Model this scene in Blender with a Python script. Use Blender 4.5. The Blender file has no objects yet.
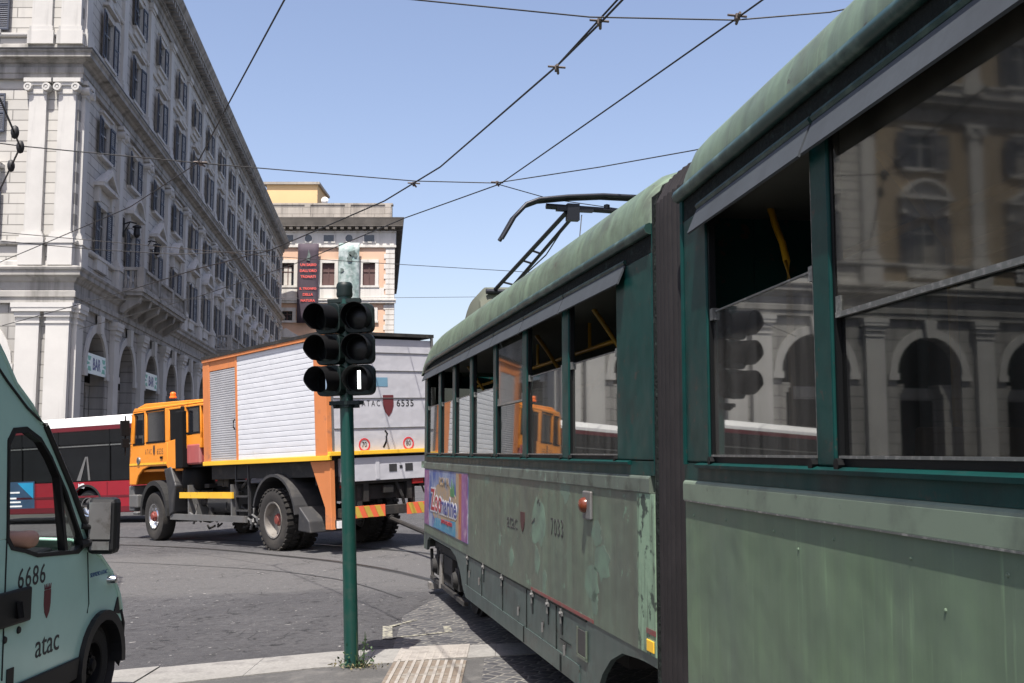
import bpy, bmesh, math, random
from mathutils import Vector, Matrix
random.seed(7)
R = math.radians
C = bpy.data.collections.new('scene_objects')
S = bpy.context.scene
S.collection.children.link(C)

# ------------------------------------------------------------ camera, sky, sun, exposure
cam_d = bpy.data.cameras.new('camera'); cam = bpy.data.objects.new('camera', cam_d); S.collection.objects.link(cam)
cam_d.sensor_width = 36; cam_d.lens = 36*1090/1024; cam_d.clip_end = 3000; cam_d.clip_start = .05
cam.location = (0, 0, 1.65); cam.rotation_euler = (R(90)+math.atan(110.5/1090), 0, 0)
S.camera = cam
W = bpy.data.worlds.new('World'); S.world = W; W.use_nodes = True
nt = W.node_tree; bg = nt.nodes['Background']
sky = nt.nodes.new('ShaderNodeTexSky'); sky.sky_type = 'NISHITA'; sky.sun_disc = False
SUN_AZ, SUN_EL = R(194), R(66)
sky.sun_elevation = SUN_EL; sky.sun_rotation = SUN_AZ
sky.air_density = 1.0; sky.dust_density = 2.0; sky.ozone_density = 2.6; sky.altitude = 40
tn = nt.nodes.new('ShaderNodeMix'); tn.data_type = 'RGBA'; tn.blend_type = 'MULTIPLY'; tn.inputs[0].default_value = 1; tn.inputs[7].default_value = (1.18, 1.01, .96, 1)
nt.links.new(sky.outputs[0], tn.inputs[6]); nt.links.new(tn.outputs[2], bg.inputs[0]); bg.inputs[1].default_value = 0.120
sl = bpy.data.lights.new('sun', 'SUN'); sl.energy = 5.0; sl.angle = R(.53); sl.color = (1, .95, .88)
so = bpy.data.objects.new('sun', sl); S.collection.objects.link(so); so.location = (0, 0, 60)
sd = Vector((math.sin(SUN_AZ)*math.cos(SUN_EL), math.cos(SUN_AZ)*math.cos(SUN_EL), math.sin(SUN_EL)))
so.rotation_euler = (-sd).to_track_quat('-Z', 'Y').to_euler()
S.view_settings.view_transform = 'Standard'; S.view_settings.look = 'None'
S.view_settings.exposure = 0.85; S.view_settings.gamma = 1; S.view_settings.use_curve_mapping = False

# ------------------------------------------------------------ materials
MATS = {}
def _new(name):
    m = bpy.data.materials.new(name); m.use_nodes = True
    return m, m.node_tree, m.node_tree.nodes['Principled BSDF']
def c4(c): return (c[0], c[1], c[2], 1)
def _coord(t, scale=(1, 1, 1)):
    tc = t.nodes.new('ShaderNodeTexCoord'); mp = t.nodes.new('ShaderNodeMapping'); mp.inputs['Scale'].default_value = scale
    t.links.new(tc.outputs['Object'], mp.inputs[0]); return mp.outputs[0]
def _noise(t, vec, scale, detail=5, rough=.6):
    n = t.nodes.new('ShaderNodeTexNoise'); n.inputs['Scale'].default_value = scale; n.inputs['Detail'].default_value = detail; n.inputs['Roughness'].default_value = rough
    t.links.new(vec, n.inputs['Vector']); return n.outputs['Fac']
def _ramp(t, fac, lo, hi, v0=0, v1=1):
    r = t.nodes.new('ShaderNodeMapRange'); r.inputs[1].default_value = lo; r.inputs[2].default_value = hi; r.inputs[3].default_value = v0; r.inputs[4].default_value = v1
    t.links.new(fac, r.inputs[0]); return r.outputs[0]
def _mix(t, fac, a, b):
    m = t.nodes.new('ShaderNodeMix'); m.data_type = 'RGBA'
    if isinstance(fac, (int, float)): m.inputs[0].default_value = fac
    else: t.links.new(fac, m.inputs[0])
    for i, v in ((6, a), (7, b)):
        if isinstance(v, tuple): m.inputs[i].default_value = c4(v)
        else: t.links.new(v, m.inputs[i])
    return m.outputs[2]
def _bump(t, b, h, strength, dist=.02):
    n = t.nodes.new('ShaderNodeBump'); n.inputs['Strength'].default_value = strength; n.inputs['Distance'].default_value = dist
    t.links.new(h, n.inputs['Height']); t.links.new(n.outputs[0], b.inputs['Normal']); return n
def mat(name, col, rough=.6, metal=0, spots=None, spot_scale=3, spot_lo=.5, spot_hi=.65, streaks=None, streak_scale=6, streak_lo=.5, streak_hi=.75,
        var=.15, var_scale=1.5, bump=.0, bump_scale=30, bump_dist=.01, coat=0, bricks=None, spec=.5, streaks2=None, fine=0, chips=None, chip_scale=12, chip_lo=.68, wave=0, warm=None, drips=None):
    m, t, b = _new(name)
    v = _coord(t)
    d = tuple(x*(1-var) for x in col); l = tuple(min(1, x*(1+var)) for x in col)
    c = _mix(t, _ramp(t, _noise(t, v, var_scale), .3, .7), d, l)
    if fine:
        c = _mix(t, _ramp(t, _noise(t, v, 45, 3), .35, .65, 0, fine), c, tuple(x*.55 for x in col))
    if spots: c = _mix(t, _ramp(t, _noise(t, v, spot_scale, 8, .65), spot_lo, spot_hi), c, spots)
    if streaks:
        vs = _coord(t, (1, 1, .07)); c = _mix(t, _ramp(t, _noise(t, vs, streak_scale, 6), streak_lo, streak_hi, 0, .85), c, streaks)
    if streaks2:
        vs = _coord(t, (1, 1, .12)); c = _mix(t, _ramp(t, _noise(t, vs, streak_scale*2.3, 4), .55, .8, 0, .7), c, streaks2)
    if drips:
        vd = _coord(t, (1, .06, .06)); c = _mix(t, _ramp(t, _noise(t, vd, 9, 7, .7), .42, .68, 0, .9), c, drips); c = _mix(t, _ramp(t, _noise(t, vd, 31, 4, .6), .6, .75, 0, .6), c, tuple(x*1.5 for x in col))
    if warm: c = _mix(t, _ramp(t, _noise(t, v, .7, 3), .45, .7, 0, .8), c, warm)
    if chips:
        pn = _ramp(t, _noise(t, v, 1.3, 3), .42, .55); ch = _ramp(t, _noise(t, v, chip_scale, 7, .7), chip_lo-.10, chip_lo-.07)
        mu = t.nodes.new('ShaderNodeMath'); mu.operation = 'MULTIPLY'; t.links.new(pn, mu.inputs[0]); t.links.new(ch, mu.inputs[1]); c = _mix(t, mu.outputs[0], c, chips)
    hb = None
    if bricks:
        (bw, bh, mort, mcol) = bricks
        tc = t.nodes.new('ShaderNodeTexCoord'); sx = t.nodes.new('ShaderNodeSeparateXYZ'); cx = t.nodes.new('ShaderNodeCombineXYZ')
        t.links.new(tc.outputs['Object'], sx.inputs[0]); t.links.new(sx.outputs[0], cx.inputs[0]); t.links.new(sx.outputs[2], cx.inputs[1])
        br = t.nodes.new('ShaderNodeTexBrick'); br.inputs['Scale'].default_value = 1; br.inputs['Brick Width'].default_value = bw; br.inputs['Row Height'].default_value = bh
        br.inputs['Mortar Size'].default_value = mort; br.inputs['Mortar Smooth'].default_value = .2
        br.inputs['Color1'].default_value = (1, 1, 1, 1); br.inputs['Color2'].default_value = (.86, .86, .86, 1); br.inputs['Mortar'].default_value = (.3, .3, .3, 1)
        t.links.new(cx.outputs[0], br.inputs['Vector'])
        mm = t.nodes.new('ShaderNodeMix'); mm.data_type = 'RGBA'; mm.blend_type = 'MULTIPLY'; mm.inputs[0].default_value = mcol
        t.links.new(c, mm.inputs[6]); t.links.new(br.outputs['Color'], mm.inputs[7]); c = mm.outputs[2]; hb = br.outputs['Fac']
    t.links.new(c, b.inputs['Base Color'])
    b.inputs['Roughness'].default_value = rough; b.inputs['Metallic'].default_value = metal
    b.inputs['Specular IOR Level'].default_value = spec
    if coat: b.inputs['Coat Weight'].default_value = coat; b.inputs['Coat Roughness'].default_value = .15
    if hb is not None:
        inv = _ramp(t, hb, 0, 1, 1, 0); _bump(t, b, inv, .8, .02)
    elif bump:
        bb = _bump(t, b, _noise(t, v, bump_scale, 6), bump, bump_dist)
        if wave: w2 = t.nodes.new('ShaderNodeBump'); w2.inputs['Strength'].default_value = wave; w2.inputs['Distance'].default_value = .05; t.links.new(_noise(t, v, 2.6, 2), w2.inputs['Height']); t.links.new(w2.outputs[0], bb.inputs['Normal'])
    MATS[name] = m; return m
def glass(name, tint=(.5, .52, .5), ior=1.7, dust=0., dust_col=(.45, .44, .4), rough=.02, streak=True):
    m, t, b = _new(name); t.nodes.remove(b); out = t.nodes['Material Output']
    tr = t.nodes.new('ShaderNodeBsdfTransparent'); tr.inputs[0].default_value = c4(tint)
    gl = t.nodes.new('ShaderNodeBsdfGlossy'); gl.inputs['Roughness'].default_value = rough; gl.inputs[0].default_value = (.95, .97, .95, 1)
    df = t.nodes.new('ShaderNodeBsdfDiffuse'); df.inputs[0].default_value = c4(dust_col)
    fr = t.nodes.new('ShaderNodeFresnel'); ge = t.nodes.new('ShaderNodeNewGeometry'); t.links.new(_ramp(t, ge.outputs['Backfacing'], 0, 1, ior, 1/ior), fr.inputs[0])
    m1 = t.nodes.new('ShaderNodeMixShader'); m2 = t.nodes.new('ShaderNodeMixShader')
    if dust and streak:
        v = _coord(t, (1, 1, .15)); n = _noise(t, v, 9, 6); t.links.new(_ramp(t, n, .3, .75, dust*.35, dust*1.6), m1.inputs[0])
    else: m1.inputs[0].default_value = dust
    t.links.new(tr.outputs[0], m1.inputs[1]); t.links.new(df.outputs[0], m1.inputs[2])
    t.links.new(fr.outputs[0], m2.inputs[0]); t.links.new(m1.outputs[0], m2.inputs[1]); t.links.new(gl.outputs[0], m2.inputs[2])
    t.links.new(m2.outputs[0], out.inputs[0]); MATS[name] = m; return m
def emis(name, col, s):
    m, t, b = _new(name); b.inputs['Base Color'].default_value = c4(col); b.inputs['Emission Color'].default_value = c4(col); b.inputs['Emission Strength'].default_value = s
    MATS[name] = m; return m

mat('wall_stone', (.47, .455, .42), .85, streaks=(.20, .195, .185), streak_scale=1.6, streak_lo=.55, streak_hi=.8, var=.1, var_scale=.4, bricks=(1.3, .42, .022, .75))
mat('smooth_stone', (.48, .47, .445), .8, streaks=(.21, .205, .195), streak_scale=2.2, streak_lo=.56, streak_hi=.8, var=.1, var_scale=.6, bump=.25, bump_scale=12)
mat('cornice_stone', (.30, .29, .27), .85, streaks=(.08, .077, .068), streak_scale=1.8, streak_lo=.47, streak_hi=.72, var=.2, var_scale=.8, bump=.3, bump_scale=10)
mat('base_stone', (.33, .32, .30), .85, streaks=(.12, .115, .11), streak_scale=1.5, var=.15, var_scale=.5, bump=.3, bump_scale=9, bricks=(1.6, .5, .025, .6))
mat('shutter_paint', (.04, .048, .07), .55, var=.15, bump=.5, bump_scale=6)
mat('old_shutter', (.10, .09, .09), .6, var=.15)
mat('window_frame', (.34, .34, .33), .5)
mat('dark_pane', (.018, .021, .026), .08, spec=.8, var=.3)
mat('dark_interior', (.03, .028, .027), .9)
mat('iron', (.03, .03, .032), .5, .6)
mat('sign_board', (.62, .74, .76), .4, var=.04)
mat('sign_green', (.12, .42, .34), .5); mat('sign_navy', (.04, .06, .22), .5)
mat('tan_plaster', (.30, .24, .165), .9, streaks=(.22, .17, .11), streak_scale=1.5, var=.1, var_scale=.5)
mat('peach_plaster', (.60, .40, .28), .9, streaks=(.50, .32, .22), streak_scale=.8, var=.06, var_scale=.3)
mat('white_plaster', (.58, .56, .52), .85, streaks=(.36, .34, .30), streak_scale=1.2, var=.08, var_scale=.5)
mat('yellow_plaster', (.66, .46, .24), .9, var=.05, var_scale=.3)
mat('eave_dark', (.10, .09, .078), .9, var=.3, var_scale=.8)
mat('attic_stone', (.36, .33, .29), .9, streaks=(.16, .145, .13), streak_scale=1.1, var=.15, var_scale=.5, bricks=(2.5, .8, .05, .4))
mat('curtain', (.5, .48, .44), .9); mat('brown_shutter', (.10, .055, .05), .7)
mat('banner_dark', (.055, .04, .055), .8, var=.1); mat('banner_red', (.75, .10, .08), .7)
mat('banner_green', (.20, .27, .255), .8, spots=(.42, .47, .46), spot_scale=.8, spot_lo=.45, spot_hi=.6, var=.5, var_scale=1.0)
mat('banner_figure', (.10, .13, .12), .8, var=.5, var_scale=3)
mat('orange_paint', (.78, .265, .018), .45, bump=.05, wave=.2, streaks=(.45, .17, .04), streak_scale=6, streak_lo=.62, streak_hi=.9, chips=(.12, .07, .04), chip_scale=16, chip_lo=.76, spots=(.62, .22, .03), spot_scale=2.5, spot_lo=.62, spot_hi=.72, var=.06, coat=.1)
mat('faded_orange', (.56, .19, .06), .6, spots=(.36, .14, .07), spot_scale=3, spot_lo=.58, spot_hi=.7, streaks=(.38, .15, .07), streak_lo=.6, streak_hi=.85, var=.1)
mat('yellow_paint', (.80, .46, .03), .5, spots=(.35, .22, .06), spot_scale=8, spot_lo=.6, spot_hi=.7, var=.08)
mat('white_shutter', (.60, .61, .63), .5, bump=.05, wave=.25, streaks=(.42, .41, .40), streak_scale=5, streak_lo=.62, streak_hi=.9, spots=(.4, .4, .41), spot_scale=2, spot_lo=.64, spot_hi=.8, var=.04)
mat('grey_shutter', (.38, .38, .39), .5, .1, var=.1)
mat('box_rear_white', (.45, .45, .475), .6, spots=(.2, .19, .19), spot_scale=1.3, spot_lo=.62, spot_hi=.85, bump=.05, wave=.3, streaks=(.26, .25, .245), streak_scale=3, streak_lo=.6, streak_hi=.9, var=.07)
mat('rubber', (.012, .012, .012), .85, var=.25, var_scale=5, bump=.3)
mat('dusty_tyre', (.022, .020, .018), .9, spots=(.045, .04, .034), spot_scale=3, var=.3, bump=.4)
mat('rim_grey', (.24, .225, .205), .45, .4, spots=(.09, .07, .05), spot_scale=9, spot_lo=.55, spot_hi=.7)
mat('hub_red', (.20, .035, .025), .6, spots=(.12, .04, .03), spot_scale=12)
mat('chassis', (.014, .013, .012), .8, spots=(.035, .03, .025), spot_scale=5, var=.3, bump=.4)
mat('grey_metal', (.15, .15, .147), .5, .3, spots=(.14, .13, .12), spot_scale=6, var=.15)
mat('fender_grey', (.028, .028, .03), .6, spots=(.05, .047, .044), spot_scale=4, var=.2)
mat('black_plastic', (.005, .005, .0055), .65, var=.2, spec=.18)
mat('faded_red', (.34, .075, .07), .6, streaks=(.4, .3, .28), streak_scale=8, var=.2)
mat('lens_red', (.25, .012, .012), .25); mat('lens_orange', (.12, .025, .008), .25); mat('beacon', (.72, .16, .02), .3)
mat('hazard_orange', (.66, .12, .05), .5); mat('hazard_yellow', (.45, .31, .05), .5)
mat('lettering_black', (.025, .025, .025), .6); mat('lettering_white', (.8, .8, .8), .6); mat('crest_red', (.11, .018, .022), .6)
mat('lettering_blue', (.02, .08, .25), .5); mat('sticker_blue', (.14, .27, .36), .5)
mat('crest_brown', (.05, .012, .012), .6); mat('ring_red', (.55, .04, .05), .5); mat('plate_white', (.6, .6, .6), .5)
mat('truck_glass', (.012, .014, .018), .07, spec=.8)
mat('bus_red', (.24, .007, .017), .3, var=.08, coat=.3); mat('bus_dark_red', (.11, .006, .012), .4, var=.1)
mat('bus_white', (.85, .85, .83), .4, var=.03); mat('bus_glass', (.006, .007, .008), .08, spec=.45, var=.3)
mat('poster_blue', (.03, .07, .13), .4, var=.3); mat('poster_cyan', (.02, .28, .50), .4)
mat('chrome', (.7, .7, .7), .2, 1)
mat('van_paint', (.40, .64, .55), .33, var=.05, coat=.3, spots=(.35, .57, .49), spot_scale=2, spot_lo=.5, spot_hi=.8)
mat('van_trim', (.009, .0095, .01), .55, var=.2, spec=.35); mat('van_seat', (.03, .032, .038), .85)
mat('mirror_glass', (.32, .32, .32), .25, .7, spots=(.2, .19, .18), spot_scale=9)
mat('skin', (.40, .22, .15), .55, var=.08, var_scale=12, bump=.15, bump_scale=80); mat('shirt', (.12, .14, .2), .9); mat('hair', (.03, .02, .015), .7)
mat('signal_green', (.003, .010, .009), .5, var=.2, spec=.35); mat('pole_green', (.004, .045, .035), .38, spots=(.02, .05, .04), spot_scale=6, var=.15, streaks=(.02, .04, .035), streak_lo=.6)
mat('signal_lens', (.004, .004, .005), .3, var=.3, spec=.3)
emis('signal_bar_lit', (.95, 1, .97), 1.4); emis('lens_glint_glow', (.45, .55, .70), .35)  # second glow imitates a glint on the left lens, no lamp there
mat('tram_pale', (.102, .142, .098), .42, drips=(.070, .080, .060), warm=(.088, .100, .076), chips=(.13, .22, .15), chip_scale=5, chip_lo=.69, wave=.35, spots=(.075, .092, .076), spot_scale=1.2, spot_lo=.42, spot_hi=.62, streaks=(.055, .06, .05), streak_scale=5, streak_lo=.5, streak_hi=.8, streaks2=(.145, .205, .15), var=.12, var_scale=2, bump=.12, bump_scale=5)
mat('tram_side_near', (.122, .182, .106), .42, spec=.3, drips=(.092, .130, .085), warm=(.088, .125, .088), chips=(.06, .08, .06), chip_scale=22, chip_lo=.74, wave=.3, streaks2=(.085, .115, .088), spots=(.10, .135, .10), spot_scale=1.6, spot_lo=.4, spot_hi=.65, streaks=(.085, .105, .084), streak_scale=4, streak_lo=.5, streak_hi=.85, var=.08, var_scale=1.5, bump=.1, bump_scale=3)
mat('tram_corner', (.19, .28, .19), .6, spots=(.03, .045, .035), spot_scale=9, spot_lo=.55, spot_hi=.6, streaks=(.06, .08, .055), streak_scale=14, streak_lo=.5, streak_hi=.62, var=.15, bump=.3, bump_scale=14)
mat('tram_dark', (.004, .036, .032), .4, chips=(.05, .035, .03), chip_scale=14, chip_lo=.70, wave=.4, spec=.14, spots=(.005, .022, .021), spot_scale=3, streaks=(.03, .05, .05), streak_scale=8, streak_lo=.6, streak_hi=.85, var=.2, bump=.12, bump_scale=10)
mat('tram_skirt', (.05, .072, .066), .42, chips=(.035, .03, .026), chip_scale=14, chip_lo=.68, wave=.35, spots=(.035, .046, .043), spot_scale=2, streaks=(.085, .115, .10), streak_scale=7, streak_lo=.62, streak_hi=.85, var=.15, bump=.15, bump_scale=6)
mat('tram_roof', (.118, .165, .110), .5, drips=(.066, .085, .060), streaks=(.055, .075, .052), streak_scale=7, streak_lo=.5, streak_hi=.8, spots=(.07, .085, .058), spot_scale=3, spot_lo=.52, spot_hi=.68, var=.18, var_scale=2, bump=.2, bump_scale=12, wave=.5, chips=(.05, .04, .03), chip_scale=18, chip_lo=.72)
mat('tram_gutter', (.010, .035, .03), .4, spots=(.06, .10, .08), spot_scale=8, spot_lo=.5, spot_hi=.65, var=.2)
mat('grime', (.012, .014, .013), .9, spec=.12, spots=(.03, .042, .037), spot_scale=14, spot_lo=.55, spot_hi=.7, bump=.8, bump_scale=40, bump_dist=.02)
mat('belt_rail', (.085, .105, .085), .5, chips=(.14, .21, .16), chip_scale=10, chip_lo=.68, spots=(.035, .042, .032), spot_scale=4, spot_lo=.5, spot_hi=.62, streaks=(.05, .055, .04), streak_scale=14, streak_lo=.6, var=.15)
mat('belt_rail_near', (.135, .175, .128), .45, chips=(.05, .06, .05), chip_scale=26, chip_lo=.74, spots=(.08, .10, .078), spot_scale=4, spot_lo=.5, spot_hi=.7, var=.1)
mat('visor', (.05, .057, .065), .7, spec=.2, streaks=(.038, .042, .048), streak_scale=5, var=.12, fine=.2)
mat('bellows_rubber', (.0125, .0105, .011), .75, spec=.3, var=.2, spots=(.018, .0155, .016), spot_scale=3)
mat('frame_black', (.006, .0065, .007), .5, spec=.12); mat('frame_metal', (.13, .135, .13), .4, .5, spots=(.3, .3, .28), spot_scale=30)
mat('tram_inside', (.11, .115, .10), .7); mat('tram_floor', (.03, .03, .03), .9); mat('pole_yellow', (.40, .21, .01), .35); mat('seat_wood', (.16, .10, .06), .5)
mat('patch_green', (.12, .19, .135), .5, spots=(.09, .125, .098), spot_scale=7, spot_lo=.4, spot_hi=.6, var=.15); mat('primer_red', (.17, .045, .04), .7, spots=(.12, .08, .07), spot_scale=15)
mat('roof_pod', (.09, .098, .07), .7, streaks=(.08, .085, .06), var=.15)
mat('pantograph_metal', (.018, .02, .026), .45, .5)
glass('tram_glass', (.5, .5, .46), 1.38, .17, (.15, .14, .12), rough=.035); glass('tram_glass_dusty', (.40, .40, .38), 1.75, .20, (.24, .23, .21)); glass('tram_glass_clear', (.5, .52, .5), 1.38, .04, (.2, .2, .2))
glass('tram_glass_dark', (.32, .33, .32), 1.45, .05, (.2, .2, .2)); glass('van_glass', (.72, .76, .74), 1.45, 0)
mat('asphalt', (.035, .035, .036), .9)
mat('cable', (.012, .012, .013), .6); mat('clamp', (.10, .08, .07), .6, .3)
mat('leaf', (.03, .06, .02), .7, var=.3, var_scale=30); mat('dry_leaf', (.14, .12, .06), .8)

# ------- ground materials
def cobble_mat(name, c1, c2, joint, scale, jw=.05):
    m, t, b = _new(name); v = _coord(t)
    nz = t.nodes.new('ShaderNodeTexNoise'); nz.inputs['Scale'].default_value = 1.5; t.links.new(v, nz.inputs['Vector'])
    av = t.nodes.new('ShaderNodeVectorMath'); av.operation = 'SCALE'; av.inputs['Scale'].default_value = .03; t.links.new(nz.outputs['Color'], av.inputs[0])
    ad = t.nodes.new('ShaderNodeVectorMath'); t.links.new(v, ad.inputs[0]); t.links.new(av.outputs[0], ad.inputs[1])
    rt = t.nodes.new('ShaderNodeMapping'); rt.inputs['Rotation'].default_value = (0, 0, .5); t.links.new(ad.outputs[0], rt.inputs[0])
    vo = t.nodes.new('ShaderNodeTexVoronoi'); vo.inputs['Scale'].default_value = scale; vo.inputs['Randomness'].default_value = .42; vo.distance = 'CHEBYCHEV'; t.links.new(rt.outputs[0], vo.inputs['Vector'])
    v2 = t.nodes.new('ShaderNodeTexVoronoi'); v2.feature = 'DISTANCE_TO_EDGE'; v2.inputs['Scale'].default_value = scale; v2.inputs['Randomness'].default_value = .42; t.links.new(rt.outputs[0], v2.inputs['Vector'])
    hs = t.nodes.new('ShaderNodeSeparateColor'); t.links.new(vo.outputs['Color'], hs.inputs[0])
    c = _mix(t, hs.outputs[0], c1, c2)
    c = _mix(t, _ramp(t, _noise(t, v, 40, 4), .3, .7, 0, .4), c, tuple(x*.5 for x in c1))
    e = _ramp(t, v2.outputs[0], jw*.3, jw, 1, 0)
    jn = _ramp(t, _noise(t, v, 3, 3), .35, .65, .25, 1); mm = t.nodes.new('ShaderNodeMath'); mm.operation = 'MULTIPLY'; t.links.new(e, mm.inputs[0]); t.links.new(jn, mm.inputs[1])
    c = _mix(t, mm.outputs[0], c, joint)
    t.links.new(c, b.inputs['Base Color']); b.inputs['Roughness'].default_value = .7
    _bump(t, b, _ramp(t, v2.outputs[0], 0, jw*2, 0, 1), .5, .012)
    MATS[name] = m
cobble_mat('cobbles', (.038, .038, .043), (.085, .084, .084), (.20, .19, .165), 9.5, .09)
def road_mat():
    m, t, b = _new('road_surface'); v = _coord(t)
    sx = t.nodes.new('ShaderNodeSeparateXYZ'); t.links.new(v, sx.inputs[0])
    c = _mix(t, _ramp(t, _noise(t, v, .5, 8, .7), .35, .65), (.066, .065, .069), (.125, .123, .125))
    c = _mix(t, _ramp(t, _noise(t, v, 90, 4, .7), .35, .7, 0, .75), c, (.03, .03, .031))
    c = _mix(t, _ramp(t, _noise(t, v, 13, 9, .85), .38, .66), c, (.033, .032, .035))
    c = _mix(t, _ramp(t, _noise(t, _coord(t, (1, .6, 1)), 28, 5, .8), .56, .68, 0, .55), c, (.14, .137, .135))
    pt = _ramp(t, _noise(t, v, 6.5, 5, .7), .585, .61); pc = _ramp(t, _noise(t, v, .9, 3), .42, .52); pm = t.nodes.new('ShaderNodeMath'); pm.operation = 'MULTIPLY'; t.links.new(pt, pm.inputs[0]); t.links.new(pc, pm.inputs[1])
    c = _mix(t, pm.outputs[0], c, (.008, .008, .009))
    vc = t.nodes.new('ShaderNodeTexVoronoi'); vc.feature = 'DISTANCE_TO_EDGE'; vc.inputs['Scale'].default_value = 8.5; vc.inputs['Randomness'].default_value = .55; t.links.new(v, vc.inputs['Vector'])
    ce = _ramp(t, vc.outputs[0], .02, .08, 1, 0); cm = _ramp(t, _noise(t, v, .45, 4), .42, .62, 0, .55); m4 = t.nodes.new('ShaderNodeMath'); m4.operation = 'MULTIPLY'; t.links.new(ce, m4.inputs[0]); t.links.new(cm, m4.inputs[1])
    c = _mix(t, m4.outputs[0], c, (.038, .037, .038))
    # worn lighter band of the old tram lane, with its own edges
    nn = _noise(t, v, .8, 8, .7); ma = t.nodes.new('ShaderNodeMath'); ma.operation = 'MULTIPLY_ADD'; ma.inputs[1].default_value = 2.6; t.links.new(nn, ma.inputs[0]); t.links.new(sx.outputs[1], ma.inputs[2])
    mx = t.nodes.new('ShaderNodeMath'); mx.operation = 'MULTIPLY_ADD'; mx.inputs[1].default_value = .12; t.links.new(sx.outputs[0], mx.inputs[0]); t.links.new(ma.outputs[0], mx.inputs[2])
    b1 = _ramp(t, mx.outputs[0], 14.2, 14.9); b2 = _ramp(t, mx.outputs[0], 20.0, 21.0, 1, 0)
    mm = t.nodes.new('ShaderNodeMath'); mm.operation = 'MULTIPLY'; t.links.new(b1, mm.inputs[0]); t.links.new(b2, mm.inputs[1])
    gr = _mix(t, _ramp(t, _noise(t, v, 25, 6, .8), .35, .65), (.074, .072, .072), (.128, .125, .121))
    c = _mix(t, _ramp(t, mm.outputs[0], 0, 1, 0, .8), c, gr)
    # broken patches and cracks
    v3 = t.nodes.new('ShaderNodeTexVoronoi'); v3.feature = 'DISTANCE_TO_EDGE'; v3.inputs['Scale'].default_value = 3.6; v3.inputs['Randomness'].default_value = .8; t.links.new(v, v3.inputs['Vector'])
    cr = _ramp(t, v3.outputs[0], .008, .03, 1, 0); cn = _ramp(t, _noise(t, v, 1.1, 4), .52, .60); m3 = t.nodes.new('ShaderNodeMath'); m3.operation = 'MULTIPLY'; t.links.new(cr, m3.inputs[0]); t.links.new(cn, m3.inputs[1])
    c = _mix(t, m3.outputs[0], c, (.018, .018, .018))
    c = _mix(t, _ramp(t, _noise(t, v, 7, 6, .75), .60, .66, 0, .75), c, (.02, .02, .02))
    c = _mix(t, _ramp(t, _noise(t, v, 14, 2, .5), .71, .73, 0, .8), c, (.34, .33, .31))
    t.links.new(c, b.inputs['Base Color']); b.inputs['Roughness'].default_value = .85
    bn = _bump(t, b, _noise(t, v, 60, 6, .8), .9, .02); b2n = t.nodes.new('ShaderNodeBump'); b2n.inputs['Strength'].default_value = .8; b2n.inputs['Distance'].default_value = .05
    t.links.new(_noise(t, v, 5, 6, .7), b2n.inputs['Height']); t.links.new(b2n.outputs[0], bn.inputs['Normal'])
    MATS['road_surface'] = m
road_mat()
mat('kerb_stone', (.235, .228, .212), .8, spots=(.11, .105, .10), spot_scale=4, spot_lo=.5, spot_hi=.72, var=.12, var_scale=2, bump=.5, bump_scale=20, fine=.5)
mat('sidewalk_asphalt', (.075, .073, .071), .9, spots=(.11, .105, .098), spot_scale=4, spot_lo=.5, spot_hi=.7, var=.2, var_scale=2, bump=.7, bump_scale=60, fine=.5)
mat('tactile_white', (.27, .25, .225), .8, spots=(.18, .165, .15), spot_scale=6, var=.1, fine=.4); mat('tactile_tan', (.15, .12, .092), .8, spots=(.20, .185, .16), spot_scale=6, var=.12, fine=.4)
mat('worn_line', (.24, .23, .18), .8, spots=(.07, .068, .066), spot_scale=22, spot_lo=.46, spot_hi=.56, var=.1)
mat('rail_steel', (.04, .038, .036), .4, .6, spots=(.05, .045, .04), spot_scale=6)
mat('pavement_slab', (.12, .118, .112), .85, var=.15, fine=.3)

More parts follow.
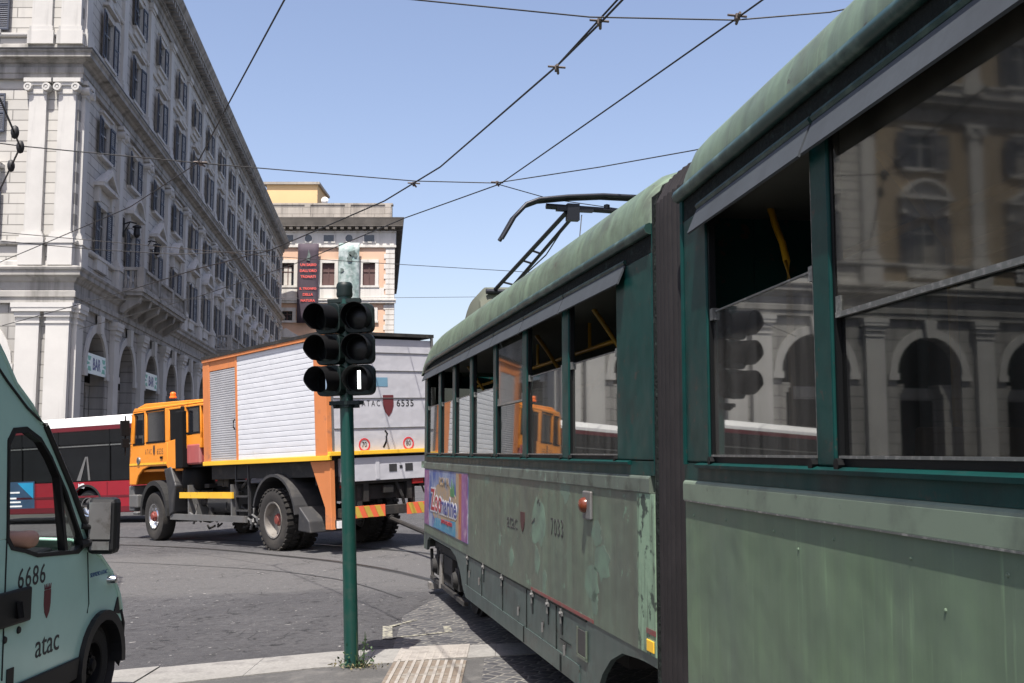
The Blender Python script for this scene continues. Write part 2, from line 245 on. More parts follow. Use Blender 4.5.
# ------------------------------------------------------------ mesh builder
class MB:
    def __init__(s): s.v = []; s.f = []; s.m = []
    def add(s, vs, fs, m=0, M=None):
        k = len(s.v)
        s.v += [tuple(M @ Vector(p)) if M else tuple(p) for p in vs]
        for f in fs: s.f.append([i+k for i in f]); s.m.append(m)
        return s
    def box(s, x0, x1, y0, y1, z0, z1, m=0, M=None):
        v = [(x, y, z) for z in (z0, z1) for y in (y0, y1) for x in (x0, x1)]
        return s.add(v, [(0, 2, 3, 1), (4, 5, 7, 6), (0, 1, 5, 4), (2, 6, 7, 3), (0, 4, 6, 2), (1, 3, 7, 5)], m, M)
    def prism(s, pts, a0, a1, axis='y', m=0, M=None):
        n = len(pts)
        def P(p, a): return (p[0], a, p[1]) if axis == 'y' else ((a, p[0], p[1]) if axis == 'x' else (p[0], p[1], a))
        v = [P(p, a0) for p in pts]+[P(p, a1) for p in pts]
        return s.add(v, [tuple(range(n)), tuple(range(2*n-1, n-1, -1))]+[(i, (i+1) % n, n+(i+1) % n, n+i) for i in range(n)], m, M)
    def tube(s, pts, r, n=8, m=0, cap=True):
        pts = [Vector(p) for p in pts]; k = len(pts); rings = []
        rs = r if isinstance(r, (list, tuple)) else [r]*k
        up = Vector((0, 0, 1))
        vs = []
        for i, p in enumerate(pts):
            d = (pts[min(i+1, k-1)]-pts[max(i-1, 0)]).normalized()
            a = d.cross(up); a = a.normalized() if a.length > .05 else d.cross(Vector((1, 0, 0))).normalized()
            b = a.cross(d).normalized()
            for j in range(n):
                t = 2*math.pi*j/n; vs.append(p+(a*math.cos(t)+b*math.sin(t))*rs[i])
        fs = [(i*n+j, i*n+(j+1) % n, (i+1)*n+(j+1) % n, (i+1)*n+j) for i in range(k-1) for j in range(n)]
        if cap: fs += [tuple(range(n)), tuple(range((k-1)*n, k*n))]
        return s.add(vs, fs, m)
    def lathe(s, prof, c=(0, 0, 0), axis='y', n=24, m=0, M=None, a0=0, a1=2*math.pi):
        vs = []; k = len(prof); full = abs(a1-a0-2*math.pi) < 1e-6; N = n if full else n+1
        for j in range(N):
            t = a0+(a1-a0)*j/n; ct, st = math.cos(t), math.sin(t)
            for r, a in prof:
                if axis == 'y': p = (r*ct, a, r*st)
                elif axis == 'x': p = (a, r*ct, r*st)
                else: p = (r*ct, r*st, a)
                vs.append((p[0]+c[0], p[1]+c[1], p[2]+c[2]))
        fs = [(j*k+i, ((j+1) % N)*k+i, ((j+1) % N)*k+i+1, j*k+i+1) for j in range(n) for i in range(k-1)]
        return s.add(vs, fs, m, M)
    def sweep(s, path, prof, m=0, closed=True):
        # path: 2-D points, prof: (outward to the right of travel, z)
        n = len(path); k = len(prof); vs = []
        for i, p in enumerate(path):
            p = Vector(p); d0 = (p-Vector(path[i-1])).normalized() if i else None; d1 = (Vector(path[i+1])-p).normalized() if i < n-1 else None
            if d0 is None: d0 = d1
            if d1 is None: d1 = d0
            n0 = Vector((d0.y, -d0.x)); n1 = Vector((d1.y, -d1.x)); nn = (n0+n1).normalized(); sc = 1/max(.3, nn.dot(n0))
            for o, z in prof: q = p+nn*o*sc; vs.append((q.x, q.y, z))
        fs = []
        for i in range(n-1):
            for j in range(k if closed else k-1): fs.append((i*k+j, (i+1)*k+j, (i+1)*k+(j+1) % k, i*k+(j+1) % k))
        if closed: fs += [tuple(range(k)), tuple(range((n-1)*k, n*k))]
        return s.add(vs, fs, m)
    def grid(s, rows, m=0):
        k = len(rows[0]); vs = [p for r in rows for p in r]
        return s.add(vs, [(i*k+j, (i+1)*k+j, (i+1)*k+j+1, i*k+j+1) for i in range(len(rows)-1) for j in range(k-1)], m)
    def build(s, name, mats, parent=None, loc=(0, 0, 0), rot=(0, 0, 0), smooth=None, bevel=0, solid=0, sub=0):
        me = bpy.data.meshes.new(name); me.from_pydata(s.v, [], s.f)
        if isinstance(mats, str): mats = [mats]
        for x in mats: me.materials.append(MATS[x])
        for p, i in zip(me.polygons, s.m): p.material_index = i
        bm = bmesh.new(); bm.from_mesh(me); bmesh.ops.recalc_face_normals(bm, faces=bm.faces); bm.to_mesh(me); bm.free()
        if smooth: me.shade_smooth(); me.set_sharp_from_angle(angle=R(smooth))
        o = bpy.data.objects.new(name, me); C.objects.link(o); o.parent = parent; o.location = loc; o.rotation_euler = rot
        if solid: md = o.modifiers.new('solid', 'SOLIDIFY'); md.thickness = solid
        if bevel: md = o.modifiers.new('bevel', 'BEVEL'); md.width = bevel; md.segments = 2; md.limit_method = 'ANGLE'
        if sub: md = o.modifiers.new('sub', 'SUBSURF'); md.levels = sub; md.render_levels = sub
        return o
def thing(name, label, cat, loc=(0, 0, 0), rot=(0, 0, 0), group=None):
    o = bpy.data.objects.new(name, None); C.objects.link(o); o.location = loc; o.rotation_euler = rot; o.empty_display_size = .3
    tag(o, label, cat, group); return o
def tag(o, label, cat, group=None):
    o['label'] = label; o['category'] = cat
    if group: o['group'] = group
    return o
def struct(o, kind='structure'): o['kind'] = kind; return o
def g(x): return .045*(max(x, -40)+1.5) if x < -1.5 else 0.
def seat_on_slope(o, x, y, yaw, tilt=.045):
    M = Matrix.Translation((x, y, g(x))) @ Matrix.Rotation(-tilt, 4, 'Y') @ Matrix.Rotation(yaw, 4, 'Z')
    o.location = M.to_translation(); o.rotation_euler = M.to_euler()
def text(body, size, M, m, parent, name='lettering', sx=1.0, spacing=1.0, bold=0, thick=.001, align='CENTER'):
    """lettering mesh in the local x-z plane, readable from -y, placed by matrix M"""
    cu = bpy.data.curves.new('t', 'FONT'); cu.body = body; cu.size = size; cu.extrude = thick; cu.align_x = align; cu.align_y = 'CENTER'; cu.space_character = spacing; cu.offset = bold; cu.resolution_u = 3
    o = bpy.data.objects.new('t', cu); S.collection.objects.link(o); bpy.context.view_layer.update()
    me = bpy.data.meshes.new_from_object(o.evaluated_get(bpy.context.evaluated_depsgraph_get())); bpy.data.objects.remove(o)
    me.materials.clear(); me.materials.append(MATS[m])
    me.transform(Matrix.Scale(sx, 4, (1, 0, 0))); me.transform(Matrix.Rotation(R(90), 4, 'X')); me.transform(M)
    q = bpy.data.objects.new(name, me); C.objects.link(q); q.parent = parent; return q
def T(x, y, z): return Matrix.Translation((x, y, z))
def RZ(a): return Matrix.Rotation(a, 4, 'Z')
RX = lambda a: Matrix.Rotation(a, 4, 'X')
RY = lambda a: Matrix.Rotation(a, 4, 'Y')
def arc(cx, cz, r, a0, a1, n): return [(cx+r*math.cos(a0+(a1-a0)*i/n), cz+r*math.sin(a0+(a1-a0)*i/n)) for i in range(n+1)]
PI = math.pi

# ------------------------------------------------------------ ground
def ground_sheet(name, poly, h, m, kind='structure'):
    bm = bmesh.new(); vs = [bm.verts.new((x, y, 0)) for x, y in poly]; bm.faces.new(vs)
    for xx in (-1.5, -40):
        gm = bm.verts[:]+bm.edges[:]+bm.faces[:]
        bmesh.ops.bisect_plane(bm, geom=gm, plane_co=(xx, 0, 0), plane_no=(1, 0, 0))
    for v in bm.verts: v.co.z = g(v.co.x)+h
    bmesh.ops.recalc_face_normals(bm, faces=bm.faces)
    if bm.faces and sum(f.normal.z for f in bm.faces) < 0: bmesh.ops.reverse_faces(bm, faces=bm.faces)
    me = bpy.data.meshes.new(name); bm.to_mesh(me); bm.free(); me.materials.append(MATS[m])
    o = bpy.data.objects.new(name, me); C.objects.link(o)
    if kind: struct(o, kind)
    return o
ground_sheet('road', [(-900, -300), (900, -300), (900, 2000), (-900, 2000)], 0, 'road_surface')
def lerp2(a, b, t): return (a[0]+(b[0]-a[0])*t, a[1]+(b[1]-a[1])*t)
kb = lambda x: 8.57+(x+1.39)*.35; kt = lambda x: 9.2+(x+1.5)*.275   # near and far edge of the stone strip
ground_sheet('sidewalk', [(-12, kb(-12)-.004), (-12, -8), (-.22, -8), (-.22, kb(-.22)-.004)], .004, 'sidewalk_asphalt')
ground_sheet('cobbled_lane', [(-.22, -8), (8, -8), (8, 14.5), (2, 15), (-.7, 13.6), (-1.1, 11.2), (-1.0, kt(-1.0)), (-.22, kt(-.22))], .0045, 'cobbles')
# the stone strip: slabs with joints
mb = MB(); x = -12.0
while x < .5:
    w = random.uniform(.75, 1.05); x1 = min(x+w, .52); zz = .012
    for (a, b_) in ((x+.002, x1-.002),):
        segs = [a, b_] if not (a < -1.5 < b_) else [a, -1.5, b_]
        rows = [[(q, kb(q), g(q)+zz) for q in segs], [(q, kt(q), g(q)+zz) for q in segs]]
        mb.grid(rows)
    x = x1
struct(mb.build('kerb', 'kerb_stone', solid=.01))
# tactile paving: ribbed tan tiles and a white dotted band in the strip
mb = MB(); mb.box(-.93, -.36, 7.0, kb(-.65), .006, .013)
for i in range(9): q = -.90+i*.062; mb.box(q, q+.024, 7.0, kb(-.65)-.01, .013, .019, 1)
for k in range(5): mb.box(-.93, -.36, kb(-.65)-.3-k*.3, kb(-.65)-.292-k*.3, .0131, .0135, 2)
struct(mb.build('tactile_paving', ['tactile_tan', 'tactile_white', 'sidewalk_asphalt']))
mb = MB(); mb.prism([(-.93, kb(-.93)+.01), (-.36, kb(-.36)+.01), (-.36, kt(-.36)+.02), (-.93, kt(-.93)+.02)], .014, .019, 'z')
for i in range(9):
    for j in range(7):
        q = -.90+i*.062; yy = kb(q)+.03+j*.062; mb.lathe([(.016, .019), (.012, .023), (0, .024)], (q+.013, yy, 0), 'z', 6)
struct(mb.build('tactile_paving', 'tactile_white'))
# worn painted outline and rails
def strip(mb, pts, w, h, m=0):
    rows = []
    for i, p in enumerate(pts):
        a = Vector(pts[max(i-1, 0)]); b = Vector(pts[min(i+1, len(pts)-1)]); d = (b-a).normalized(); n = Vector((-d.y, d.x))*w/2
        rows.append([(p[0]+n.x, p[1]+n.y, g(p[0]+n.x)+h), (p[0]-n.x, p[1]-n.y, g(p[0]-n.x)+h)])
    mb.grid(rows, m)
mb = MB(); LP = [(-1.18, 10.55), (-1.1, 9.85)]; strip(mb, LP, .09, .009); strip(mb, [(-1.12, 9.87), (-.62, 10.2)], .05, .0095); strip(mb, [(-1.16, 10.52), (-.95, 10.95)], .05, .0095); strip(mb, [(-.62, 10.55), (-.58, 10.2)], .07, .009)
struct(mb.build('painted_line', 'worn_line'))
def bez(p, n=40):
    out = []
    for k in range(n+1):
        t = k/n; q = [Vector(a) for a in p]
        while len(q) > 1: q = [q[i]*(1-t)+q[i+1]*t for i in range(len(q)-1)]
        out.append((q[0].x, q[0].y))
    return out
def catmull(P, n=12):
    P = [Vector(p) for p in P]; P = [P[0]*2-P[1]]+P+[P[-1]*2-P[-2]]; out = []
    for i in range(1, len(P)-2):
        for k in range(n):
            t = k/n; a, b_, c_, d = P[i-1:i+3]; q = .5*((2*b_)+(c_-a)*t+(2*a-5*b_+4*c_-d)*t*t+(3*b_-a-3*c_+d)*t**3); out.append((q.x, q.y))
    return out+[tuple(P[-2])]
RAILS = [[(1.75, 2), (.96, 6), (.32, 9.2), (-.42, 12.6), (-1.3, 14.8), (-3.6, 18.4), (-8.6, 23.6), (-22, 33)], [(3.2, 2), (2.4, 6), (1.75, 9.5), (1.0, 13), (-.1, 15.9), (-2.5, 19.5), (-7.6, 24.7), (-21, 34.2)],
         [(-1.25, 12.6), (-2.5, 15.0), (-4.6, 17.3), (-9, 20.4), (-18, 25)]]
mb = MB()
for rr in RAILS[:2]: strip(mb, catmull(rr), .05, .010); strip(mb, catmull(rr), .12, .006, 1)
strip(mb, catmull(RAILS[2]), .03, .007, 1)
struct(mb.build('tram_track', ['rail_steel', 'asphalt']))
# raised pavement in front of the left building
u = Vector((-.1179, .993)); cr = Vector((-17.15, 42.0)); on = Vector((.993, .1179))
def pav(pts, name):
    mb = MB(); vs = [(x, y, g(x)+.14) for x, y in pts]; n = len(pts); vs += [(x, y, g(x)-.3) for x, y in pts]
    mb.add(vs, [tuple(range(n))]+[(i, (i+1) % n, n+(i+1) % n, n+i) for i in range(n)]); return struct(mb.build(name, 'pavement_slab'))
p0 = cr+on*2.6+Vector((0, -1.6)); p1 = cr+on*2.6+u*90
pav([tuple(cr), tuple(p0), tuple(p1), tuple(cr+u*90)], 'pavement')
pav([(-39.5, 42), (-39.5, 39.9), tuple(p0+Vector((-.5, -.5))), tuple(cr)][::-1], 'pavement')

# ------------------------------------------------------------ left building
def facade_matrix(ang): return RZ(ang)
BLD = thing('stone_building', 'long grey stone palazzo with arcade, pilasters and shuttered windows rising at the left', 'building', (-17.15, 42.0, 0))
FA = {'street': (R(90)+math.atan(.1187)), 'front': 0.0}
BAY = 5.5
cen = {'street': [3.95+BAY*k for k in range(15)], 'front': [-4.15-BAY*k for k in range(7)]}
rng = {'street': (0., 86.0), 'front': (-40.5, 0.)}
def wall_rows(mb, t0, t1, cs, z0, z1, w, th=.5):
    e = [t0]
    for c in sorted(cs): e += [c-w/2, c+w/2]
    e.append(t1)
    for i in range(0, len(e), 2): mb.box(e[i], e[i+1], 0, th, z0, z1)
for key in ('street', 'front'):
    t0, t1 = rng[key]; cs = cen[key]; rot = (0, 0, FA[key])
    mb = MB()
    if key == 'street': edges = [0.]+[(cs[i]+cs[i+1])/2 for i in range(14)]+[t1]
    else: s_ = sorted(cs); edges = [t0]+[(s_[i]+s_[i+1])/2 for i in range(6)]+[0.]
    for i, c in enumerate(sorted(cs)):
        r_ = 1.6
        P = [(edges[i], -2.6), (c-r_, -2.6), (c-r_, 5.05)]+arc(c, 5.05, r_, PI, 0, 14)[1:-1]+[(c+r_, 5.05), (c+r_, -2.6), (edges[i+1], -2.6), (edges[i+1], 7.4), (edges[i], 7.4)]
        mb.prism(P, 0, .6, 'y')
    w1 = mb.build('ground_floor_wall', 'base_stone', BLD, rot=rot)
    mb = MB()
    for (a, b_) in ((7.4, 9.85), (12.0, 14.2), (15.75, 18.35), (20.4, 22.0), (23.5, 26.6)): mb.box(t0, t1, 0, .5, a, b_)
    for (a, b_) in ((9.85, 12.0), (14.2, 15.75), (18.35, 20.4), (22.0, 23.5)): wall_rows(mb, t0, t1, cs, a, b_, 1.3)
    mb.build('upper_wall', 'wall_stone', BLD, rot=rot)
    if key == 'front':
        mb = MB(); xs_ = sorted(cs)
        for (a, b_) in ((8.9, 9.7), (9.91, 16.3), (18.3, 24.45)):
            if a < 9: mb.box(t0, -6.95, -.03, -.0, a, b_); continue
            e_ = [t0]
            for c in xs_:
                if c < -7: e_ += [c-.88, c+.88]
            e_.append(-6.95)
            for i in range(0, len(e_), 2): mb.box(e_[i], e_[i+1], -.03, 0, a, b_)
            for c in xs_:
                if c < -7:
                    for (q0, q1) in (((12.25, 14.05), (16.0, 16.3)) if a < 10 else ((18.3, 18.31), (20.65, 21.85), (23.8, 24.45))): mb.box(c-.88, c+.88, -.03, 0, q0, q1)
        mb.build('tan_render', 'tan_plaster', BLD, rot=rot)
    # arcade inside: lunettes, imposts, shop fronts
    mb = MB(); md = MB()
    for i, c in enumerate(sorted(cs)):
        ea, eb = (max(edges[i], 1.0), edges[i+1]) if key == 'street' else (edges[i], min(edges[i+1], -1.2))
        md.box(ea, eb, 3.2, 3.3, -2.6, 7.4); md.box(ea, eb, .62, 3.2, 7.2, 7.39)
        for sg in (-1, 1):
            mb.box(c+sg*1.6-(.5 if sg > 0 else 0), c+sg*1.6+(0 if sg > 0 else .5), .62, 1.2, -2.6, 4.2)
            mb.box(c+sg*1.6-(.62 if sg > 0 else 0), c+sg*1.6+(0 if sg > 0 else .62), .61, 1.3, 4.2, 4.4); mb.box(c+sg*1.6-(.7 if sg > 0 else 0), c+sg*1.6+(0 if sg > 0 else .7), .605, 1.4, 4.4, 4.62)
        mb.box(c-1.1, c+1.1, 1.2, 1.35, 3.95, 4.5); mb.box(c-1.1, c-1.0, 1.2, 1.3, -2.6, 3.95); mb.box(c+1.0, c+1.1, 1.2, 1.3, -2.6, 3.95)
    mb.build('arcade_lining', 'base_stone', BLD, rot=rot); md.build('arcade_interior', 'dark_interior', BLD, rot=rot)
    # arch rings and keystones
    for c in cs:
        mb = MB(); a = arc(c, 5.05, 1.62, PI, 0, 14); b_ = arc(c, 5.05, 1.98, PI, 0, 14)
        for i in range(14): mb.prism([a[i], a[i+1], b_[i+1], b_[i]], -.09, .0, 'y')
        mb.prism([(c-.2, 6.6), (c+.2, 6.6), (c+.32, 7.38), (c-.32, 7.38)], -.26, -.09, 'y')
        for sg in (-1, 1): mb.box(c+sg*1.8-.25, c+sg*1.8+.25, -.12, .0, 4.75, 5.04)
        mb.build('arch_ring', 'smooth_stone', BLD, rot=rot)
end = u*86
path = [(-40.5, 0), (0, 0), (end.x, end.y)]
def cornice(name, prof, m, extra=None):
    mb = MB(); mb.sweep(path, prof)
    if extra: extra(mb)
    return mb.build(name, m, BLD)
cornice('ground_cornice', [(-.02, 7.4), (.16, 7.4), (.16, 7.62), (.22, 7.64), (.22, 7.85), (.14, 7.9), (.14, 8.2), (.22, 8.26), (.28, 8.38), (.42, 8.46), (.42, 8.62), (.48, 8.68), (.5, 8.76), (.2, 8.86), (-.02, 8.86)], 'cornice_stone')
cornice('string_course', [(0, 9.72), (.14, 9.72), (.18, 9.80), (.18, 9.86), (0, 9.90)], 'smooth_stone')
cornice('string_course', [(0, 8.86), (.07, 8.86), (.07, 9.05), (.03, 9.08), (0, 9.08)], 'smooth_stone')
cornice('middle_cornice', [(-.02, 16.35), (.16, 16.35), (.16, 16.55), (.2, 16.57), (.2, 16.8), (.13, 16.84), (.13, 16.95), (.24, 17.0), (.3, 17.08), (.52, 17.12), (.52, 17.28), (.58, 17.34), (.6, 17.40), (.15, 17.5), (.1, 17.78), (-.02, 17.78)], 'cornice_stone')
cornice('ledge_line', [(.55, 17.405), (.62, 17.405), (.62, 17.45), (.55, 17.45)], 'iron')  # thin dark strip along the ledge, standing in for a cable
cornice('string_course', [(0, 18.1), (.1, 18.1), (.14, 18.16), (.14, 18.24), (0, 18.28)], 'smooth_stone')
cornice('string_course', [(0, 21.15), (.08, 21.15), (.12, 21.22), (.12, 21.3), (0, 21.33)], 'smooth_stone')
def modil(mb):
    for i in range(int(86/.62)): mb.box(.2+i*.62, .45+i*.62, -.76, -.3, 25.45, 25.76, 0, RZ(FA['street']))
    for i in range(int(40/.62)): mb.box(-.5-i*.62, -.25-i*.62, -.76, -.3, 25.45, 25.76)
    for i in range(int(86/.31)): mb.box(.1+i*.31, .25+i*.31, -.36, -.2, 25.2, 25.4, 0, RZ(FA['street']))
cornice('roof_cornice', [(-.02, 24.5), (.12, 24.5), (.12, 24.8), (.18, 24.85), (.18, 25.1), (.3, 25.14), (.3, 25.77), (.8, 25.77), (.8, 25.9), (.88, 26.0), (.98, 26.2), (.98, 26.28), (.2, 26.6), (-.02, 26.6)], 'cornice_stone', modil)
# roof and end wall
mb = MB(); inn = Vector((-.993, -.1179)); e2 = end+inn*15
mb.prism([(0.1, .1), (end.x, end.y), (e2.x, e2.y), (-16.5, 16), (-40.5, 16), (-40.5, .1)], 26.4, 26.55, 'z'); mb.build('roof', 'eave_dark', BLD)
mb = MB(); mb.prism([(end.x+u.x*.0, end.y), (e2.x, e2.y), (e2.x-u.x*.5, e2.y-u.y*.5), (end.x-u.x*.5, end.y-u.y*.5)], -2.6, 26.6, 'z'); mb.build('end_wall', 'wall_stone', BLD)
mb = MB()   # dark rooms behind the windows
mb.box(.6, 85.4, 1.6, 1.7, 7.5, 26.5, 0, RZ(FA['street'])); mb.box(-40.3, -1.8, 1.6, 1.7, 7.5, 26.5); mb.build('inner_wall', 'dark_interior', BLD)
# pilasters (built once per order, then copied)
def place_copy(src, key, t, z, y=0, parent=BLD, rz=0):
    o = src.copy(); C.objects.link(o); put(o, key, t, z, y); o.parent = parent; return o
def put(o, key, t, z, y=0):
    v = RZ(FA[key]) @ Vector((t, y, z)); o.location = v; o.rotation_euler = (0, 0, FA[key])
def pil_ground():
    mb = MB(); mb.box(-.45, .45, -.22, 0, -2.6, 6.85); mb.box(-.55, .55, -.3, .0, -2.6, -.1); mb.box(-.52, .52, -.27, -.0, -.1, .15)
    mb.box(-.48, .48, -.26, 0, 6.6, 6.68); mb.box(-.5, .5, -.29, 0, 6.85, 7.05); mb.box(-.58, .58, -.36, 0, 7.05, 7.2); mb.box(-.62, .62, -.38, 0, 7.2, 7.39); return mb.build('pilaster', 'smooth_stone', BLD)
def pil_mid(w=.68):
    h = w/2; mb = MB(); mb.box(-h-.14, h+.14, -.3, 0, 8.87, 9.71); mb.box(-h-.18, h+.18, -.34, 0, 9.73, 9.95); mb.box(-h-.12, h+.12, -.27, 0, 9.95, 10.1); mb.box(-h-.06, h+.06, -.22, 0, 10.1, 10.2)
    mb.box(-h, h, -.17, 0, 10.2, 15.72); mb.box(-h-.04, h+.04, -.21, 0, 15.72, 15.8); mb.box(-h, h, -.19, 0, 15.8, 16.1)
    for sg in (-1, 1):
        mb.lathe([(0, -.34), (.05, -.34), (.05, -.32), (.09, -.32), (.09, -.35), (.155, -.35), (.17, -.3), (.17, 0)], (sg*(h+.02), 0, 15.97), 'y', 14)
    mb.box(-h-.2, h+.2, -.3, 0, 16.18, 16.34); mb.box(-h-.05, h+.05, -.25, 0, 16.05, 16.18); return mb.build('pilaster', 'smooth_stone', BLD, smooth=40)
def pil_top():
    h = .4; mb = MB(); mb.box(-h-.12, h+.12, -.22, 0, 17.77, 18.3); mb.box(-h-.06, h+.06, -.18, 0, 18.3, 18.5); mb.box(-h, h, -.13, 0, 18.5, 24.1); mb.box(-h-.06, h+.06, -.18, 0, 24.1, 24.25); mb.box(-h-.1, h+.1, -.24, 0, 24.25, 24.49); return mb.build('pilaster', 'smooth_stone', BLD)
ts = {'street': [.60]+[3.95+BAY*(k+.5) for k in range(14)]+[85.3], 'front': [-.40, -1.56]+[-4.15-BAY*(k+.5) for k in range(6)]}
for mk in (pil_ground, pil_mid, pil_top):
    src = mk(); first = True
    for key in ts:
        for t in ts[key]:
            if first: put(src, key, t, 0); first = False
            else: place_copy(src, key, t, 0)
# windows
def make_window(kind, w, h):
    mb = MB(); hw = w/2
    for sg in (-1, 1): mb.box(min(sg*hw, sg*(hw+.2)), max(sg*hw, sg*(hw+.2)), -.09, 0, 0, h)
    mb.box(-hw-.2, hw+.2, -.1, 0, h, h+.24); mb.box(-hw-.34, hw+.34, -.2, .2, -.14, 0); 
    if kind.startswith('pn'):
        for sg in (-1, 1): mb.box(sg*(hw+.42)-.13, sg*(hw+.42)+.13, -.22, 0, h+.1, h+.75)
        mb.box(-hw-.3, hw+.3, -.12, 0, h+.26, h+.72); mb.box(-hw-.68, hw+.68, -.42, 0, h+.75, h+.9)
        if kind == 'pn_tri':
            a = hw+.68; mb.prism([(-a, h+.9), (a, h+.9), (0, h+1.6)], -.2, 0, 'y'); mb.prism([(-a-.03, h+.9), (-a+.3, h+.9), (0, h+1.47), (a-.3, h+.9), (a+.03, h+.9), (0, h+1.72)], -.44, -.2, 'y')
        else:
            ar = arc(0, h+.35, 1.35, R(156), R(24), 8); mb.prism([(-hw-.68, h+.9)]+ar+[(hw+.68, h+.9)], -.2, 0, 'y')
            ar2 = arc(0, h+.35, 1.2, R(150), R(30), 8); mb.prism(ar+ar2[::-1], -.44, -.2, 'y')
        mb.box(-hw-.25, hw+.25, -.16, 0, -.6, -.14)
    elif kind == 'mid': mb.box(-hw-.26, hw+.26, -.2, 0, h+.24, h+.33)
    elif kind == 'third':
        mb.box(-hw-.34, hw+.34, -.26, 0, h+.3, h+.42); mb.box(-.3, .3, -.13, 0, h+.42, h+.75); mb.box(-hw-.1, hw+.1, -.08, 0, -.7, -.14)
    else: mb.box(-hw-.28, hw+.28, -.16, 0, h+.24, h+.32); mb.box(-hw-.3, hw+.3, -.1, 0, -.42, -.14)
    win = mb.build('window', 'smooth_stone', BLD)
    mb = MB(); mb.box(-hw, hw, .07, .10, 0, h); 
    p = mb.build('pane', 'dark_pane', win)
    mb = MB(); mb.box(-hw, -hw+.07, .02, .07, 0, h); mb.box(hw-.07, hw, .02, .07, 0, h); mb.box(-.05, .05, .02, .07, 0, h); mb.box(-hw, hw, .025, .065, h*.66, h*.66+.05); mb.box(-hw, hw, .025, .065, h-.06, h); mb.box(-hw, hw, .025, .065, 0, .06)
    mb.build('frame', 'window_frame', win)
    def shutter():
        mb = MB(); sw = w/2; mb.box(0, .06, -.05, 0, 0, h); mb.box(sw-.06, sw, -.05, 0, 0, h)
        for z in (0, h/2-.04, h-.08): mb.box(.06, sw-.06, -.05, 0, z, z+.08)
        n = int(h/.09)
        for k in range(n): z = .08+k*(h-.16)/n; mb.prism([(-.045, z), (-.038, z), (-.005, z+.075), (-.012, z+.075)], .06, sw-.06, 'x')
        return mb
    s1 = shutter().build('shutter', 'shutter_paint', win, loc=(hw, -.105, 0), rot=(0, 0, -R(3)))
    s2 = s1.copy(); C.objects.link(s2); s2.scale = (-1, 1, 1); s2.location = (-hw, -.105, 0); s2.rotation_euler = (0, 0, R(3)); s2.parent = win
    return win
def copy_tree(o, parent=None):
    c = o.copy(); C.objects.link(c); c.parent = parent
    for ch in o.children: copy_tree(ch, c)
    return c
protos = [('pn_tri', 9.85, 2.15), ('pn_arc', 9.85, 2.15), ('mid', 14.2, 1.55), ('third', 18.35, 2.05), ('top', 22.0, 1.5)]
mat('net_curtain', (.22, .21, .19), .9)
for kind, z, h in protos:
    src = make_window(kind, 1.3, h); first = True
    for key in cen:
        for i, t in enumerate(cen[key]):
            if kind == 'pn_tri' and i % 2: continue
            if kind == 'pn_arc' and not i % 2: continue
            o = src if first else copy_tree(src, BLD)
            first = False; put(o, key, t, z)
            if not (o is src):
                for ch in o.children:
                    if ch.name.startswith('shutter'):
                        r_ = random.random(); sg = 1 if ch.location.x > 0 else -1
                        if r_ < .1: ch.rotation_euler = (0, 0, sg*-R(random.uniform(8, 16)))
                        else: ch.rotation_euler = (0, 0, sg*-R(random.uniform(1, 8)))
cr_ = random.Random(3); CM = []
for hw_ in (.30, .58):
    for zz_ in (.9, 1.35): mb = MB(); mb.box(-.58, -.58+hw_*2-.02, .0665, .0688, .05, zz_); o = mb.build('curtain', 'net_curtain', BLD); CM.append(o.data); bpy.data.objects.remove(o)
for o in list(BLD.children):
    if o.name.split('.')[0] == 'window' and cr_.random() < .35: q = bpy.data.objects.new('curtain', cr_.choice(CM)); C.objects.link(q); q.parent = o
# balconies
def balcony(t0, t1):
    key = 'street'; rot = (0, 0, FA[key]); mb = MB()
    mb.box(t0, t1, -1.25, -.1, 8.90, 9.06); mb.box(t0+.06, t1-.06, -1.17, -.12, 8.74, 8.90); 
    n = 2*round((t1-t0)/5.5)+2
    for i in range(n):
        t = t0+.5+(t1-t0-1.0)*i/(n-1); mb.prism([(-.15, 7.98), (-.3, 7.95), (-.5, 8.12), (-.8, 8.3), (-1.0, 8.42), (-1.1, 8.74), (-.15, 8.74)], t-.22, t+.22, 'x')
    b = mb.build('balcony', 'cornice_stone', BLD, rot=rot)
    mb = MB(); mb.box(t0, t1, -1.22, -.95, 9.88, 10.02); mb.box(t0, t1, -1.2, -.97, 9.06, 9.16)
    posts = [t0+.25+(t1-t0-.5)*i/(n//2) for i in range(n//2+1)]
    for p in posts: mb.box(p-.25, p+.25, -1.23, -.94, 9.16, 9.88)
    for a, c in zip(posts, posts[1:]):
        m_ = int((c-a-.6)/.28)
        for k in range(m_): q = a+.4+k*(c-a-.8)/(m_-1); mb.lathe([(.05, 9.16), (.1, 9.35), (.04, 9.6), (.06, 9.7), (.05, 9.88)], (q, -1.085, 0), 'z', 6)
    for tt in (t0+.15, t1-.15):
        mb.box(tt-.13, tt+.13, -.95, -.2, 9.88, 10.02)
        for k in range(4): mb.lathe([(.05, 9.06), (.1, 9.35), (.04, 9.6), (.06, 9.7), (.05, 9.88)], (tt, -.85+k*.22, 0), 'z', 6)
    mb.build('balustrade', 'cornice_stone', b)
balcony(6.9, 17.9); balcony(36.0, 52.0)
